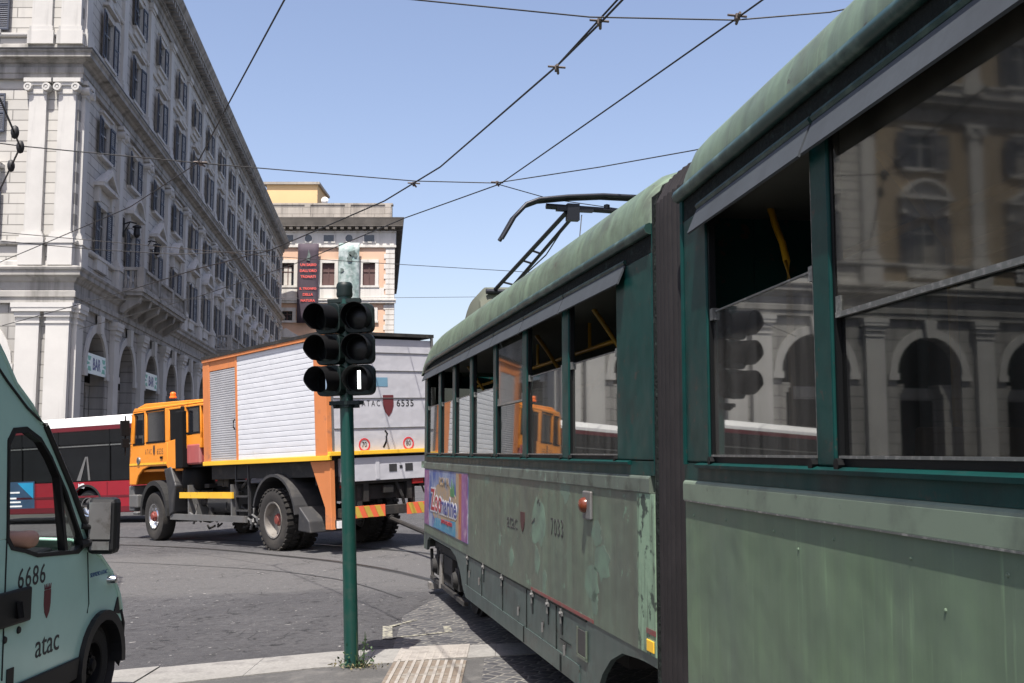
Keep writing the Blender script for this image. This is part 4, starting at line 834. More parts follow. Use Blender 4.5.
for (x, z) in ((3.7, .55), (1.15, .5), (.9, .55)): 
    mb = MB(); mb.tube([(x, 1.1, z+.25), (x-.05, 1.15, z), (x+.12, 1.12, z-.14)], .025, 6); mb.tube([(x-.2, 1.1, z-.1), (x+.25, 1.14, z+.08)], .02, 6); mb.lathe([(0, .03), (.05, .03), (.05, -.03), (0, -.03)], (x, 1.14, z), 'y', 8); mb.build('lever', 'grey_metal', TR)
mb = MB(); mb.tube([(6.95, 1.15, 2.8), (7.05, 1.3, 2.8), (7.05, 1.32, 1.9)], .02, 6); mb.box(7.0, 7.08, 1.22, 1.42, 2.35, 2.7); mb.box(7.0, 7.08, 1.24, 1.40, 2.08, 2.28); mb.build('mirror', 'black_plastic', TR, bevel=.02)
mb = MB(); mb.lathe([(.08, 0), (.08, .03), (.06, .04), (.065, .10), (.04, .13), (0, .135)], (5.3, .9, 3.1), 'z', 12); mb.build('beacon', 'beacon', TR, smooth=40)
for ch in TR.children:
    if ch.name.split('.')[0] in ('wheel', 'front_wing', 'rear_wing', 'wing_liner'): ch.location.x += .14
# tow bar between truck and tram
tb = thing('tow_bar', 'steel tow bar running from the truck rear bumper to the tram front', 'tow bar', (-2.05, 19.1, 0))
mb = MB(); a = Vector((-.05, .1, .50)); b_ = Vector((1.75, -4.7, .26)); mb.tube([a, b_], .04, 8); mb.tube([a+Vector((-.1, .2, .1)), a], .06, 8)
mb.lathe([(0, -.05), (.09, -.05), (.09, .05), (0, .05)], tuple(b_), 'z', 10); mb.build('bar', 'chassis', tb, smooth=40)

# ------------------------------------------------------------ red bus (x = heading, y = side we see)
BU = thing('city_bus', 'dark red city bus with white roof standing between the van and the orange truck', 'bus')
hx = math.atan2(.436, -.9); seat_on_slope(BU, -11.9, 33.0, hx)
L0, L1 = -3.0, 7.9
mb = MB()
arcs = (1.14, 6.4)
P = [(L0, .32)]
for c in (1.14, 6.4): P += [(c-.62, .32)]+arc(c, .5, .62, R(190), R(-10), 12)+[(c+.62, .32)]
P += [(L1, .32), (L1, 1.26), (L0, 1.26)]
mb.prism(P, -.06, 0, 'y'); mb.prism(P, -2.5, -2.44, 'y'); mb.box(L0, L0+.06, -2.44, -.06, .32, 1.26); mb.box(L1-.06, L1, -2.44, -.06, .32, 1.26)
mb.build('body', 'bus_red', BU)
mb = MB(); mb.box(L0, L1, -.0, .012, .78, .84); mb.box(L0, .5, 0, .02, .34, .5); mb.box(1.9, 5.7, 0, .02, .34, .5)
for x in (-2.6, -1.2, .28, 2.2, 3.3, 4.6, 7.2): mb.box(x-.012, x+.012, -.002, .006, .5, 1.24)
mb.build('trim', 'bus_dark_red', BU)
mb = MB(); mb.box(L0, L1, -2.5, 0, 2.8, 2.92); mb.box(L0, L1, -.0, .015, 2.82, 2.95)
mb.build('roof_rail', 'bus_dark_red', BU)
mb = MB(); mb.prism([(0.02, 2.95), (0.02, 3.05), (-.1, 3.2), (-.5, 3.26), (-2.0, 3.26), (-2.4, 3.2), (-2.52, 3.05), (-2.52, 2.92), (-.02, 2.92)], L0, L1, 'x'); mb.build('roof', 'bus_white', BU, smooth=30)
mb = MB(); mb.box(L0+.1, L1-.1, -2.4, -.08, .5, .6); mb.box(L0+.2, L1-.2, -1.3, -1.22, .6, 2.8); mb.build('interior', 'dark_interior', BU)
xs = [L0, -2.6, -1.2, .15, 2.3, 3.9, 5.6, L1]
for a, b_ in zip(xs, xs[1:]):
    mb = MB(); mb.box(a+.02, b_-.02, -.05, -.02, 1.28, 2.8); w_ = mb.build('window', 'bus_glass', BU)
    mb = MB(); mb.box(a-.0, a+.04, -.05, .004, 1.26, 2.82); mb.box(a+.04, b_, -.02, 0, 2.33, 2.37, 1); mb.build('frame', ['frame_black', 'frame_metal'], w_)
mb = MB(); mb.box(L0, L1, -.03, -.0, 2.42, 2.8); mb.build('header_glass', 'bus_glass', BU)
for x in arcs: wheel(BU, x, -.2, .5, .3, 1, tyre='rubber', rim='chrome', hub='black_plastic', tread=False, dish=.03); arch_l = MB(); arch_l.lathe([(.62, 0), (.68, 0), (.68, .02), (.62, .02)], (x, 0, .5), 'y', 24, a0=R(-5), a1=R(185)); arch_l.build('wheel_arch', 'rubber', BU)
text('MB', .2, T(1.34, .006, 1.13) @ RZ(PI), 'lettering_white', BU, bold=.006)
mb = MB(); mb.box(3.35, 4.6, .0, .012, .40, 1.34); po = mb.build('advert_poster', 'poster_blue', BU)
mb = MB(); mb.prism([(3.4, 1.3), (4.1, 1.3), (3.4, .8)], .012, .018, 'y'); mb.build('cyan_triangle', 'poster_cyan', po)
mb = MB(); 
for z, w_ in ((.98, .5), (.8, .35), (.68, .55), (.55, .6)): mb.box(4.5-w_, 4.5, .012, .018, z, z+.05)
mb.build('printed_lines', 'lettering_white', po)
def triangle(x, z, s):
    mb = MB(); mb.prism([(x-.02, z), (x+.08, z+.9*s), (x+.14, z+.9*s), (x+.06, z)], -.015, -.005, 'y'); mb.prism([(x+.13, z+.9*s), (x+.19, z+.9*s), (x+.55, z), (x+.38, z)], -.015, -.005, 'y'); return mb.build('window_sticker', 'grey_metal', BU)
triangle(1.0, 1.3, .8)

# ------------------------------------------------------------ teal van (x forward, y left; we see the right side y = 0)
VN = thing('teal_van', 'teal service van numbered 6686 at the left edge, driver window open', 'van')
va = math.atan2(.999, .035); M = Matrix.Translation((-3.07, 0, g(-3.07))) @ RZ(va); VN.location = M.to_translation(); VN.rotation_euler = M.to_euler()
WV = 1.98
mb = MB()
win = [(6.24, 1.23), (6.20, 1.78), (6.26, 1.85), (6.42, 1.86), (6.60, 1.80), (6.75, 1.69), (6.98, 1.47), (7.24, 1.16), (7.26, 1.10), (7.18, 1.07), (6.62, 1.10), (6.46, 1.14), (6.3, 1.17)]
top_edge = [(2.4, 2.5), (5.75, 2.46), (5.95, 2.37), (6.10, 2.25), (6.25, 2.10), (6.45, 1.985), (6.66, 1.86), (7.02, 1.50), (7.40, 1.08)]
def tumble(y, z):   # gentle inward lean above the belt line
    return y
lower = [(5.95, .36), (6.60, .36), (7.08, .40)]+arc(7.60, .28, .33, R(165), R(22), 12)+[(8.0, .42), (7.97, .60), (7.88, .72), (7.75, .90), (7.40, 1.08), (7.26, 1.10)][1:]
regA = [(5.95, .28), (6.60, .28), (7.2, .30)]+arc(7.60, .28, .33, R(165), R(18), 12)+[(7.99, .60), (7.93, .72), (7.77, .90), (7.42, 1.08), (7.26, 1.10), (7.18, 1.07), (6.62, 1.10), (6.46, 1.14), (6.3, 1.17), (6.24, 1.23), (5.95, 1.23)]
regB = [(5.95, 1.23), (6.24, 1.23), (6.20, 1.78), (6.26, 1.85), (6.42, 1.86), (6.60, 1.80), (6.75, 1.69), (6.98, 1.47), (7.24, 1.16), (7.26, 1.10), (7.42, 1.08), (7.02, 1.52), (6.66, 1.88), (6.45, 2.0), (6.25, 2.115), (6.10, 2.26), (5.95, 2.385)]
regC = [(2.4, .28), (3.0, .28)]+arc(3.4, .28, .33, PI, 0, 12)+[(3.9, .28), (5.95, .28), (5.95, 2.385), (5.75, 2.47), (2.4, 2.52)]
for rg in (regA, regB, regC):
    mb.prism(rg, 0, .05, 'y'); mb.prism(rg, WV-.05, WV, 'y')
mb.build('side_panel', 'van_paint', VN, bevel=.006)
def shell(prof, name, m, y0=0., y1=WV, drop=.06, edge=.16):
    mb = MB(); rows = []
    for (x, z) in prof:
        row = []
        for y, d in ((y0, drop), (y0+edge*.25, drop*.5), (y0+edge, drop*.08), (y0+edge*2.5, 0), ((y0+y1)/2, -.015), (y1-edge*2.5, 0), (y1-edge, drop*.08), (y1-edge*.25, drop*.5), (y1, drop)): row.append((x-(.0 if z > 1.9 else d*.9), y, z-d+.06))
        rows.append(row)
    mb.grid(rows); return mb.build(name, m, VN, smooth=50, solid=-.02)
shell([(2.4, 2.5), (5.75, 2.46), (5.95, 2.375), (6.10, 2.25), (6.25, 2.105), (6.45, 1.99), (6.64, 1.88)], 'roof', 'van_paint')
shell([(7.42, 1.07), (7.60, 1.0), (7.77, .89), (7.90, .74), (7.97, .60)], 'bonnet', 'van_paint')
shell([(7.97, .60), (8.03, .5), (8.03, .3), (7.97, .22)], 'front_bumper', 'van_trim')
mb = MB(); mb.grid([[(6.66, .05, 1.86), (6.70, WV/2, 1.90), (6.66, WV-.05, 1.86)], [(7.03, .04, 1.49), (7.1, WV/2, 1.51), (7.03, WV-.04, 1.49)], [(7.42, .04, 1.07), (7.5, WV/2, 1.08), (7.42, WV-.04, 1.07)]]); mb.build('windscreen', 'van_glass', VN, smooth=60)
mb = MB(); mb.tube([(6.64, .0, 1.885), (7.03, -.004, 1.5), (7.42, -.004, 1.07)], .022, 8); mb.build('pillar_trim', 'van_trim', VN, smooth=50)
mb = MB(); mb.tube([(6.64, WV, 1.885), (7.42, WV, 1.07)], .022, 8); mb.build('pillar_trim', 'van_trim', VN, smooth=50)
# window rubber and quarter glass
mb = MB(); n = len(win); cx = sum(p[0] for p in win)/n; cz = sum(p[1] for p in win)/n
inn_ = [(p[0]+(cx-p[0])*.055, p[1]+(cz-p[1])*.055) for p in win]; out_ = [(p[0]-(cx-p[0])*.02, p[1]-(cz-p[1])*.02) for p in win]
for i in range(n): j = (i+1) % n; mb.prism([out_[i], out_[j], inn_[j], inn_[i]], -.004, .045, 'y')
mb.prism([(6.99, 1.10), (7.03, 1.10), (6.90, 1.53), (6.86, 1.57)], -.003, .045, 'y'); mb.build('window_seal', 'van_trim', VN)
mb = MB(); mb.prism([(7.03, 1.10), (7.20, 1.12), (7.0, 1.43), (6.93, 1.48)], .01, .014, 'y'); mb.build('quarter_glass', 'van_glass', VN)
mb = MB(); mb.tube([(4.0, -.002, 2.28), (5.95, -.002, 2.25), (6.15, -.004, 2.12), (6.4, -.004, 1.98), (6.64, -.004, 1.88)], .008, 6); mb.build('body_seam', 'van_trim', VN)
mb = MB(); mb.tube([(6.20, -.002, 1.8), (6.235, -.002, 1.22), (6.25, -.002, .45)], .005, 6); mb.build('body_seam', 'van_trim', VN)
mb = MB(); mb.tube([(7.33, -.002, 1.06), (7.36, -.002, .85), (7.38, -.002, .72), (7.36, -.002, .66)], .004, 6); mb.build('body_seam', 'van_trim', VN)
mb = MB(); mb.prism([(5.9, .24), (6.60, .24), (7.20, .27), (7.24, .40), (6.60, .40), (5.9, .40)], -.02, .0, 'y'); mb.build('sill_trim', 'van_trim', VN, bevel=.008)
mb = MB(); a_ = arc(7.60, .28, .30, R(190), R(-5), 16); b_ = arc(7.60, .28, .365, R(190), R(-5), 16)
for i in range(16): mb.prism([a_[i], a_[i+1], b_[i+1], b_[i]], -.035, .05, 'y')
mb.build('wheel_arch_trim', 'van_trim', VN, smooth=40)
mb = MB(); mb.lathe([(.32, .02), (.32, .5), (0, .5)], (7.60, 0, .28), 'y', 20); mb.build('wheel_well', 'dark_interior', VN)
wheel(VN, 7.60, .14, .28, .2, -1, tyre='rubber', rim='black_plastic', hub='black_plastic', tread=False); wheel(VN, 7.60, WV-.14, .28, .22, 1, tyre='rubber', rim='black_plastic', tread=False)
wheel(VN, 3.4, .14, .28, .22, -1, tyre='rubber', rim='black_plastic', tread=False); wheel(VN, 3.4, WV-.14, .28, .22, 1, tyre='rubber', rim='black_plastic', tread=False)
mb = MB(); mb.box(5.95, 6.52, -.03, -.0, .74, .94); h_ = mb.build('side_moulding', 'van_trim', VN, bevel=.015)
mb = MB(); mb.tube([(6.34, -.035, .87), (6.34, -.05, .78)], .022, 8); mb.build('door_pull', 'black_plastic', h_)
for (x, z) in ((6.26, .67), (6.42, .70)): mb = MB(); mb.lathe([(0, -.01), (.018, -.01), (.022, 0)], (x, 0, z), 'y', 12); mb.build('door_lock', 'van_trim', VN)
mb = MB(); mb.box(6.3, 6.38, -.006, 0, .40, .5); mb.build('filler_flap', 'van_trim', VN)
text('6686', .165, T(6.56, -.0015, .985), 'lettering_black', VN, sx=1.0, spacing=1.1, bold=0)
shield(VN, 6.77, 0, .80, .085, .17, 'crest_red')
text('atac', .20, T(6.80, -.0015, .56), 'lettering_black', VN, sx=1.0, bold=.0)
text('SERVIZIO ATAC', .04, T(7.53, -.0015, .90), 'lettering_blue', VN, sx=1.0)
# mirror
mb = MB(); mb.tube([(7.22, .0, 1.12), (7.32, -.06, 1.14)], .03, 8); mb.tube([(7.22, .0, 1.24), (7.32, -.06, 1.22)], .02, 8); arm_ = mb.build('mirror_arm', 'van_trim', VN)
mb = MB(); mb.box(7.27, 7.40, -.20, -.01, 1.05, 1.42); mi = mb.build('mirror', 'van_trim', VN, bevel=.035)
mb = MB(); mb.box(7.262, 7.27, -.175, -.03, 1.15, 1.39); mb.box(7.262, 7.27, -.17, -.04, 1.08, 1.135); mb.build('mirror_glass', 'mirror_glass', mi)
mb = MB(); mb.lathe([(0, -.06), (.025, -.055), (.035, 0)], (7.70, -.0, .84), 'y', 12); mb.build('side_repeater', 'chrome', VN, smooth=50)
mb = MB(); mb.prism([(7.8, .60), (7.9, .58), (7.86, .70)], -.01, .0, 'y'); mb.build('badge', 'van_trim', VN)
# cab interior
mb = MB(); mb.box(6.75, 7.35, .12, WV-.12, .7, 1.02); mb.prism([(6.95, .98), (7.35, .98), (7.28, 1.1), (7.0, 1.08)], .2, WV-.2, 'y'); mb.build('dashboard', 'black_plastic', VN, bevel=.03)
for y in (.5, 1.35): mb = MB(); mb.box(5.75, 6.25, y-.25, y+.25, .62, .8); mb.prism([(5.68, .78), (5.85, .78), (5.72, 1.55), (5.56, 1.55)], y-.24, y+.24, 'y'); mb.build('seat', 'van_seat', VN, bevel=.05)
mb = MB(); mb.box(2.5, 7.4, .06, WV-.06, .42, .5); mb.box(5.3, 5.34, .06, WV-.06, .5, 2.3); mb.build('floor', 'van_seat', VN)
mb = MB(); mb.box(6.35, 6.42, .06, .12, 1.0, 1.13); mb.box(6.24, 7.15, .055, .12, .6, 1.09); mb.build('door_lining', 'black_plastic', VN)
# passenger
def skinned(name, verts, edges, radii, m, parent=None, sub=2):
    me = bpy.data.meshes.new(name); me.from_pydata(verts, edges, []); o = bpy.data.objects.new(name, me); C.objects.link(o); o.parent = parent
    md = o.modifiers.new('skin', 'SKIN'); md.use_smooth_shade = True
    for i, r_ in enumerate(radii): me.skin_vertices[0].data[i].radius = (r_, r_) if not isinstance(r_, tuple) else r_
    me.skin_vertices[0].data[0].use_root = True
    s_ = o.modifiers.new('sub', 'SUBSURF'); s_.levels = sub; s_.render_levels = sub; me.materials.append(MATS[m]); return o
VM = M
def W3(p): return VM @ Vector(p)
pe = thing('person', 'person riding in the teal van, bare elbow resting on the open window sill', 'person', tuple(W3((6.1, .5, .8))), (0, 0, va))
vb = [(0, 0, .02), (-.03, 0, .2), (-.06, 0, .42), (-.07, 0, .56), (-.06, 0, .66), (-.04, 0, .76), (-.03, 0, .86),
      (-.05, -.17, .54), (.22, -.37, .42), (.44, -.47, .40), (.56, -.455, .405), (.44, -.20, .40), (.26, -.06, .38),
      (-.05, .19, .54), (.08, .28, .30), (.3, .2, .2),
      (.05, -.1, .02), (.45, -.12, .06), (.5, -.12, -.3), (.05, .1, .02), (.45, .12, .06), (.5, .12, -.3)]
ve = [(0, 1), (1, 2), (2, 3), (3, 4), (4, 5), (5, 6), (3, 7), (7, 8), (8, 9), (9, 10), (10, 11), (11, 12), (3, 13), (13, 14), (14, 15), (0, 16), (16, 17), (17, 18), (0, 19), (19, 20), (20, 21)]
vr = [.15, .14, .15, .12, .055, .09, .07, .075, .062, .056, .052, .044, .03, .075, .05, .04, .09, .07, .05, .09, .07, .05]
skinned('body', vb, ve, vr, 'skin', pe)
skinned('shirt', [(0, 0, 0), (-.03, 0, .2), (-.06, 0, .42), (-.07, 0, .58), (-.05, -.18, .545), (.08, -.27, .47), (-.05, .2, .545), (.02, .25, .42)], [(0, 1), (1, 2), (2, 3), (3, 4), (4, 5), (3, 6), (6, 7)], [.17, .16, .17, .11, .09, .075, .09, .075], 'shirt', pe)
mb = MB(); mb.lathe([(0, .13), (.07, .11), (.1, .04), (.105, -.04), (.09, -.1)], (-.06, 0, .82), 'z', 14); mb.build('hair', 'hair', pe, smooth=60)
for i, (dx, dz) in enumerate(((0, .02), (.012, .004), (.012, -.014), (.0, -.03))):
    skinned('finger', [(.24, -.05+i*.002, .38+dz), (.19+dx, -.02, .375+dz), (.16+dx, .0, .35+dz)], [(0, 1), (1, 2)], [.012, .010, .008], 'skin', pe, 1)
skinned('thumb', [(.27, -.05, .40), (.25, -.02, .43), (.22, .0, .44)], [(0, 1), (1, 2)], [.013, .011, .009], 'skin', pe, 1)

# ------------------------------------------------------------ tram cars (x along the car, y = 0 the side facing us, body towards -y)
TW = 2.3
ROOF = [(.0, 2.70), (.0, 2.76), (-.008, 2.83), (-.035, 2.90), (-.085, 2.96), (-.17, 3.015), (-.32, 3.06), (-.6, 3.10), (-1.15, 3.13)]
def roof_prof():
    r_ = ROOF+[(-TW-y, z) for y, z in ROOF[::-1][1:]]; return r_
def tram_roof(parent, s0, s1, dome0, dome1, m='tram_roof', low1=0., hk=1.):
    rows = []; pr = roof_prof()
    st = []
    N = 8
    for i in range(N): a = PI/2*i/N; st.append((s0+dome0*(1-math.cos(a)), math.sin(a)))
    k = int((s1-s0)/.5)
    for i in range(k+1): st.append((s0+dome0+(s1-s0-dome0-dome1)*i/k, 1))
    for i in range(N-1, -1, -1): a = PI/2*i/N; st.append((s1-dome1*(1-math.cos(a)), math.sin(a)))
    for s, kk in st:
        d = low1*max(0, (s-(s1-1.6))/1.6)**2
        rows.append([(s, y*(1 if kk > .2 else 1), 2.70+(z-2.70)*kk*hk-d) for y, z in pr])
    mb = MB(); mb.grid(rows); return mb.build('roof', m, parent, smooth=50)
def tram_window(T_, s0, s1, y, face, kind, z0=1.61, z1=2.60):
    """kind: open (lower pane only), full (two panes)"""
    f = face; mb = MB()
    e = .018
    def fb(x0, x1, za, zb, m=0, d0=-.03, d1=-.005): mb.box(x0, x1, min(y+f*d0, y+f*d1), max(y+f*d0, y+f*d1), za, zb, m)
    fb(s0, s0+e, z0, z1); fb(s1-e, s1, z0, z1); fb(s0+e, s1-e, z0, z0+.022); fb(s0+e, s1-e, z1-.02, z1)
    fb(s0+e, s1-e, z0+.022, z0+.03, 1, -.02, .0)
    fb(s0+e, s0+e+.006, z0+.03, z1-.02, 1, -.012, -.006)
    w = mb.build('window', ['frame_black', 'frame_metal'], T_)
    top = z0+.57 if kind != 'full' else z0+.455
    a = MB(); a.box(s0+e, s1-e, min(y-f*.022, y-f*.018), max(y-f*.022, y-f*.018), z0+.02, top)
    p = a.build('lower_pane', 'tram_glass_dusty' if kind != 'full' else 'tram_glass_clear', w)
    a = MB(); a.box(s0+e, s1-e, min(y-f*.026, y-f*.014), max(y-f*.026, y-f*.014), top, top+.006); a.box(s0+e, s0+.05, min(y-f*.03, y-f*.004), max(y-f*.03, y-f*.004), top-.03, top+.015); a.box(s1-.05, s1-e, min(y-f*.03, y-f*.004), max(y-f*.03, y-f*.004), top-.03, top+.015)
    a.build('pane_edge', 'frame_metal', p)
    if kind == 'full':
        a = MB(); a.box(s0+e, s1-e, min(y-f*.012, y-f*.008), max(y-f*.012, y-f*.008), z0+.42, z1-.02); q = a.build('upper_pane', 'tram_glass', w)
        a = MB(); a.box(s0+e, s1-e, min(y-f*.014, y-f*.002), max(y-f*.014, y-f*.002), z0+.41, z0+.425); a.build('pane_edge', 'frame_metal', q)
    for sx_ in (s0+.03, s1-.03): mb = MB(); mb.lathe([(0, .0), (.018, 0), (.018, .03), (0, .03)], (sx_, y-.015 if f > 0 else y-.01, z0+.005), 'y', 8); mb.build('window_catch', 'frame_black', w)
    return w
def tram_car(T_, s0, s1, wins, skirt, mats, detail=True):
    side_m, belt_m = mats
    mb = MB(); mb.box(s0, s1, -.045, 0, .70, 1.46); mb.build('side_panel', side_m, T_)
    mb = MB(); mb.prism([(-.02, 1.455), (.009, 1.455), (.010, 1.459), (.010, 1.522), (.007, 1.53), (0, 1.538), (-.02, 1.538)], s0+(.06 if s0 >= 0 else 0), s1-(.0), 'x'); mb.build('belt_moulding', belt_m, T_)
    mb = MB(); mb.box(s0, s1, -.04, .002, 1.539, 1.607); mb.prism([(-.01, 1.588), (.02, 1.588), (.022, 1.60), (0, 1.609), (-.01, 1.609)], s0+.35, s1-.2, 'x'); mb.build('window_rail', 'tram_dark', T_)
    e = [s0]
    for a, b_ in wins: e += [a, b_]
    e.append(s1)
    for i in range(0, len(e), 2):
        mb = MB(); mb.box(e[i], e[i+1], -.04, .004, 1.611, 2.60); mb.build('pillar', 'tram_dark', T_, bevel=.006)
    mb = MB(); mb.box(s0, s1, -.04, 0, 2.60, 2.72); mb.build('letter_board', 'grime', T_)
    mb = MB(); mb.tube([(s0, .012, 2.715), (s1-.9, .012, 2.715), (s1-.3, .012, 2.69), (s1, .0, 2.63)] if s1 > 3 else [(s0, .012, 2.715), (s1, .012, 2.715)], .028, 8); mb.build('gutter', 'tram_gutter', T_, smooth=50)
    # far side
    mb = MB(); mb.box(s0, s1, -TW, -TW+.045, .35, 1.6); mb.box(s0, s1, -TW, -TW+.045, 2.55, 2.72)
    for i in range(0, len(e), 2): mb.box(e[i], e[i+1], -TW, -TW+.045, 1.6, 2.55)
    mb.build('off_side_panel', side_m, T_)
    for a, b_ in wins: mb = MB(); mb.box(a, b_, -TW+.02, -TW+.025, 1.6, 2.55); mb.build('off_side_pane', 'tram_glass_dark', T_)
    # inside
    mb = MB(); mb.box(s0+.02, s1-.05, -TW+.05, -.05, .80, .87); mb.build('floor', 'tram_floor', T_)
    mb = MB(); mb.box(s0+.02, s1-.05, -TW+.05, -.05, 2.62, 2.66); mb.box(s0+.02, s1-.05, -.075, -.05, .87, 1.59); mb.build('lining', 'tram_inside', T_)
    n = max(1, int((s1-s0)/1.1))
    for i in range(n):
        s = s0+.6+i*1.1
        if s > s1-.5: break
        for yy in (-.45, -TW+.45):
            mb = MB(); mb.box(s-.2, s+.2, yy-.2, yy+.2, 1.25, 1.29); mb.prism([(s-.24, 1.27), (s-.20, 1.27), (s-.25, 1.72), (s-.30, 1.72)], yy-.2, yy+.2, 'y'); mb.tube([(s, yy, .87), (s, yy, 1.26)], .03, 6); mb.build('passenger_seat', 'seat_wood', T_, bevel=.01)
    mb = MB()
    for yy in (-.55, -TW+.55): mb.tube([(s0+.2, yy, 2.42), (s1-.3, yy, 2.42)], .017, 8)
    k = 0; s = s0+.45
    while s < s1-.4:
        for yy in (-.55, -TW+.55):
            if (k % 2 == 0): mb.tube([(s, yy, .87), (s, yy, 2.3), (s+.04, yy+(.12 if yy > -1 else -.12), 2.5), (s+.06, yy+(.2 if yy > -1 else -.2), 2.62)], .017, 8)
            else: mb.tube([(s, yy, 2.42), (s, yy+.0, 2.62)], .014, 6)
        s += .85; k += 1
    mb.build('handrail', 'pole_yellow', T_, smooth=50)
    mb = MB()
    for i in range(int((s1-s0)/1.2)): mb.box(s0+.5+i*1.2, s0+.95+i*1.2, -1.25, -1.05, 2.59, 2.62)
    mb.build('ceiling_lamp', 'tram_inside', T_)
def visor(T_, spans, m='visor'):
    for a, b_ in spans:
        mb = MB(); mb.prism([(.004, 2.60), (.012, 2.605), (.052, 2.508), (.044, 2.504)], a, b_, 'x'); v_ = mb.build('visor', m, T_)
        mb = MB(); mb.tube([(a, .006, 2.618), (b_, .006, 2.618)], .013, 6); mb.build('visor_rail', 'tram_gutter', v_)
aF = math.atan(.2117); aN = math.atan(.124)
# ---- front car
TF = thing('tram_car', 'front half of the old green articulated tram, numbered 7033, with pantograph', 'tram', (.67, 5.14, 0), (0, 0, PI/2+aF))
wf = [(.57, 1.55), (1.71, 2.71), (2.86, 3.84), (3.97, 4.97), (5.12, 5.98), (6.16, 7.0), (7.18, 8.12)]
tram_car(TF, 0, 8.35, wf, None, ('tram_pale', 'belt_rail'))
for i, (a, b_) in enumerate(wf): tram_window(TF, a, b_, 0, 1, 'full' if i == 2 else 'open')
visor(TF, [(.40, 1.62), (1.64, 2.76), (2.78, 3.9), (3.92, 5.04), (5.06, 6.07), (6.09, 7.07), (7.09, 8.3)])
tram_roof(TF, 0, 8.75, .32, .7, low1=.10, hk=1.13)
# corner post at the articulated end
mb = MB(); mb.prism([(0.0, .0), (-.025, -.008), (-.045, -.035), (-.052, -.08), (-.052, -.35), (-.03, -.35), (-.02, -.1), (0, -.045)], .66, 1.545, 'z'); mb.build('corner_panel', 'tram_corner', TF, smooth=40)
mb = MB(); mb.prism([(0.0, .004), (-.025, -.004), (-.045, -.031), (-.052, -.08), (-.052, -.35), (-.03, -.35), (-.02, -.1), (0, -.045)], 1.547, 2.74, 'z'); mb.build('corner_post', 'tram_dark', TF, smooth=40)
mb = MB(); mb.box(.004, .26, .0, .004, .705, 1.452); mb.build('corner_strip', 'tram_corner', TF)
mb = MB(); mb.box(-.05, -.02, -TW+.05, -.35, .4, 2.72); mb.build('end_wall', 'tram_dark', TF)
mb = MB()
for k in range(95): z = .62+k*.0225; mb.lathe([(0, -.008), (.009, 0), (0, .008)], (-.085, -.022, z), 'y', 6)
mb.box(-.10, -.056, -.09, -.03, .5, 2.78); mb.build('edge_beading', 'grime', TF)
# skirt
P = [(0, .70), (0, .655), (.22, .66), (.5, .675)]+arc(.63, .30, .34, R(78), R(0), 8)+[(1.06, .30)]
P = [(0, .70), (0, .655), (.20, .655)]+[(.30, .65), (.55, .63), (.75, .56), (.90, .46), (.99, .36), (1.02, .30)]+[(5.35, .30), (5.50, .36), (5.68, .50), (5.95, .62), (6.3, .665), (7.9, .665), (8.05, .62), (8.12, .50), (8.35, .50), (8.35, .70)]
mb = MB(); mb.prism([(x, z) for x, z in P], -.035, -.004, 'y'); sk = mb.build('skirt', 'tram_skirt', TF)
mb = MB(); mb.prism([(1.35, .305), (5.30, .305), (5.34, .40), (5.34, .42), (1.35, .42)], -.004, .004, 'y'); mb.build('skirt_lip', 'tram_skirt', sk)
mb = MB()
for x in (1.9, 2.75, 3.6, 4.5, 5.25): mb.box(x-.006, x+.006, -.004, .001, .42, .69)
mb.box(1.2, 5.3, -.004, .003, .688, .70); mb.box(1.55, 1.8, -.004, .001, .5, .505); mb.box(2.8, 2.83, -.01, .006, .31, .42); mb.box(1.75, 1.79, -.01, .006, .31, .41); mb.build('skirt_joint', 'grime', sk)
mb = MB(); mb.box(1.2, 1.37, -.003, .004, .49, .63); mb.box(1.19, 1.38, .0, .003, .475, .49); mb.build('vent_opening', 'dark_interior', sk)
mb = MB(); mb.box(1.18, 1.2, -.0, .008, .48, .64); mb.box(1.37, 1.39, 0, .008, .48, .64); mb.box(1.18, 1.39, 0, .008, .47, .488); mb.build('vent_frame', 'tram_pale', sk)
for (x, z) in ((1.75, .66), (2.1, .67), (2.55, .675), (3.6, .67), (4.4, .675), (5.2, .675)):
    mb = MB(); mb.lathe([(0, .02), (.012, .02), (.014, 0)], (x, 0, z), 'y', 8); mb.box(x-.03, x+.03, .0, .012, z-.012, z+.008); mb.box(x-.004, x+.004, .004, .014, z-.06, z+.03); mb.box(x-.006, x+.006, -.003, .001, z-.13, z-.02, 1); mb.build('latch', ['grey_metal', 'grime'], sk)
for (x, z) in ((1.68, .47), (2.25, .52), (3.0, .52), (4.6, .55), (5.1, .56)):
    mb = MB(); mb.lathe([(.0, .003), (.022, .003), (.022, 0)], (x, -.002, z), 'y', 10); mb.build('catch_hole', 'dark_interior', sk)
    mb = MB(); mb.box(x-.006, x+.006, .0, .012, z-.05, z+.01); mb.build('catch', 'grey_metal', sk)
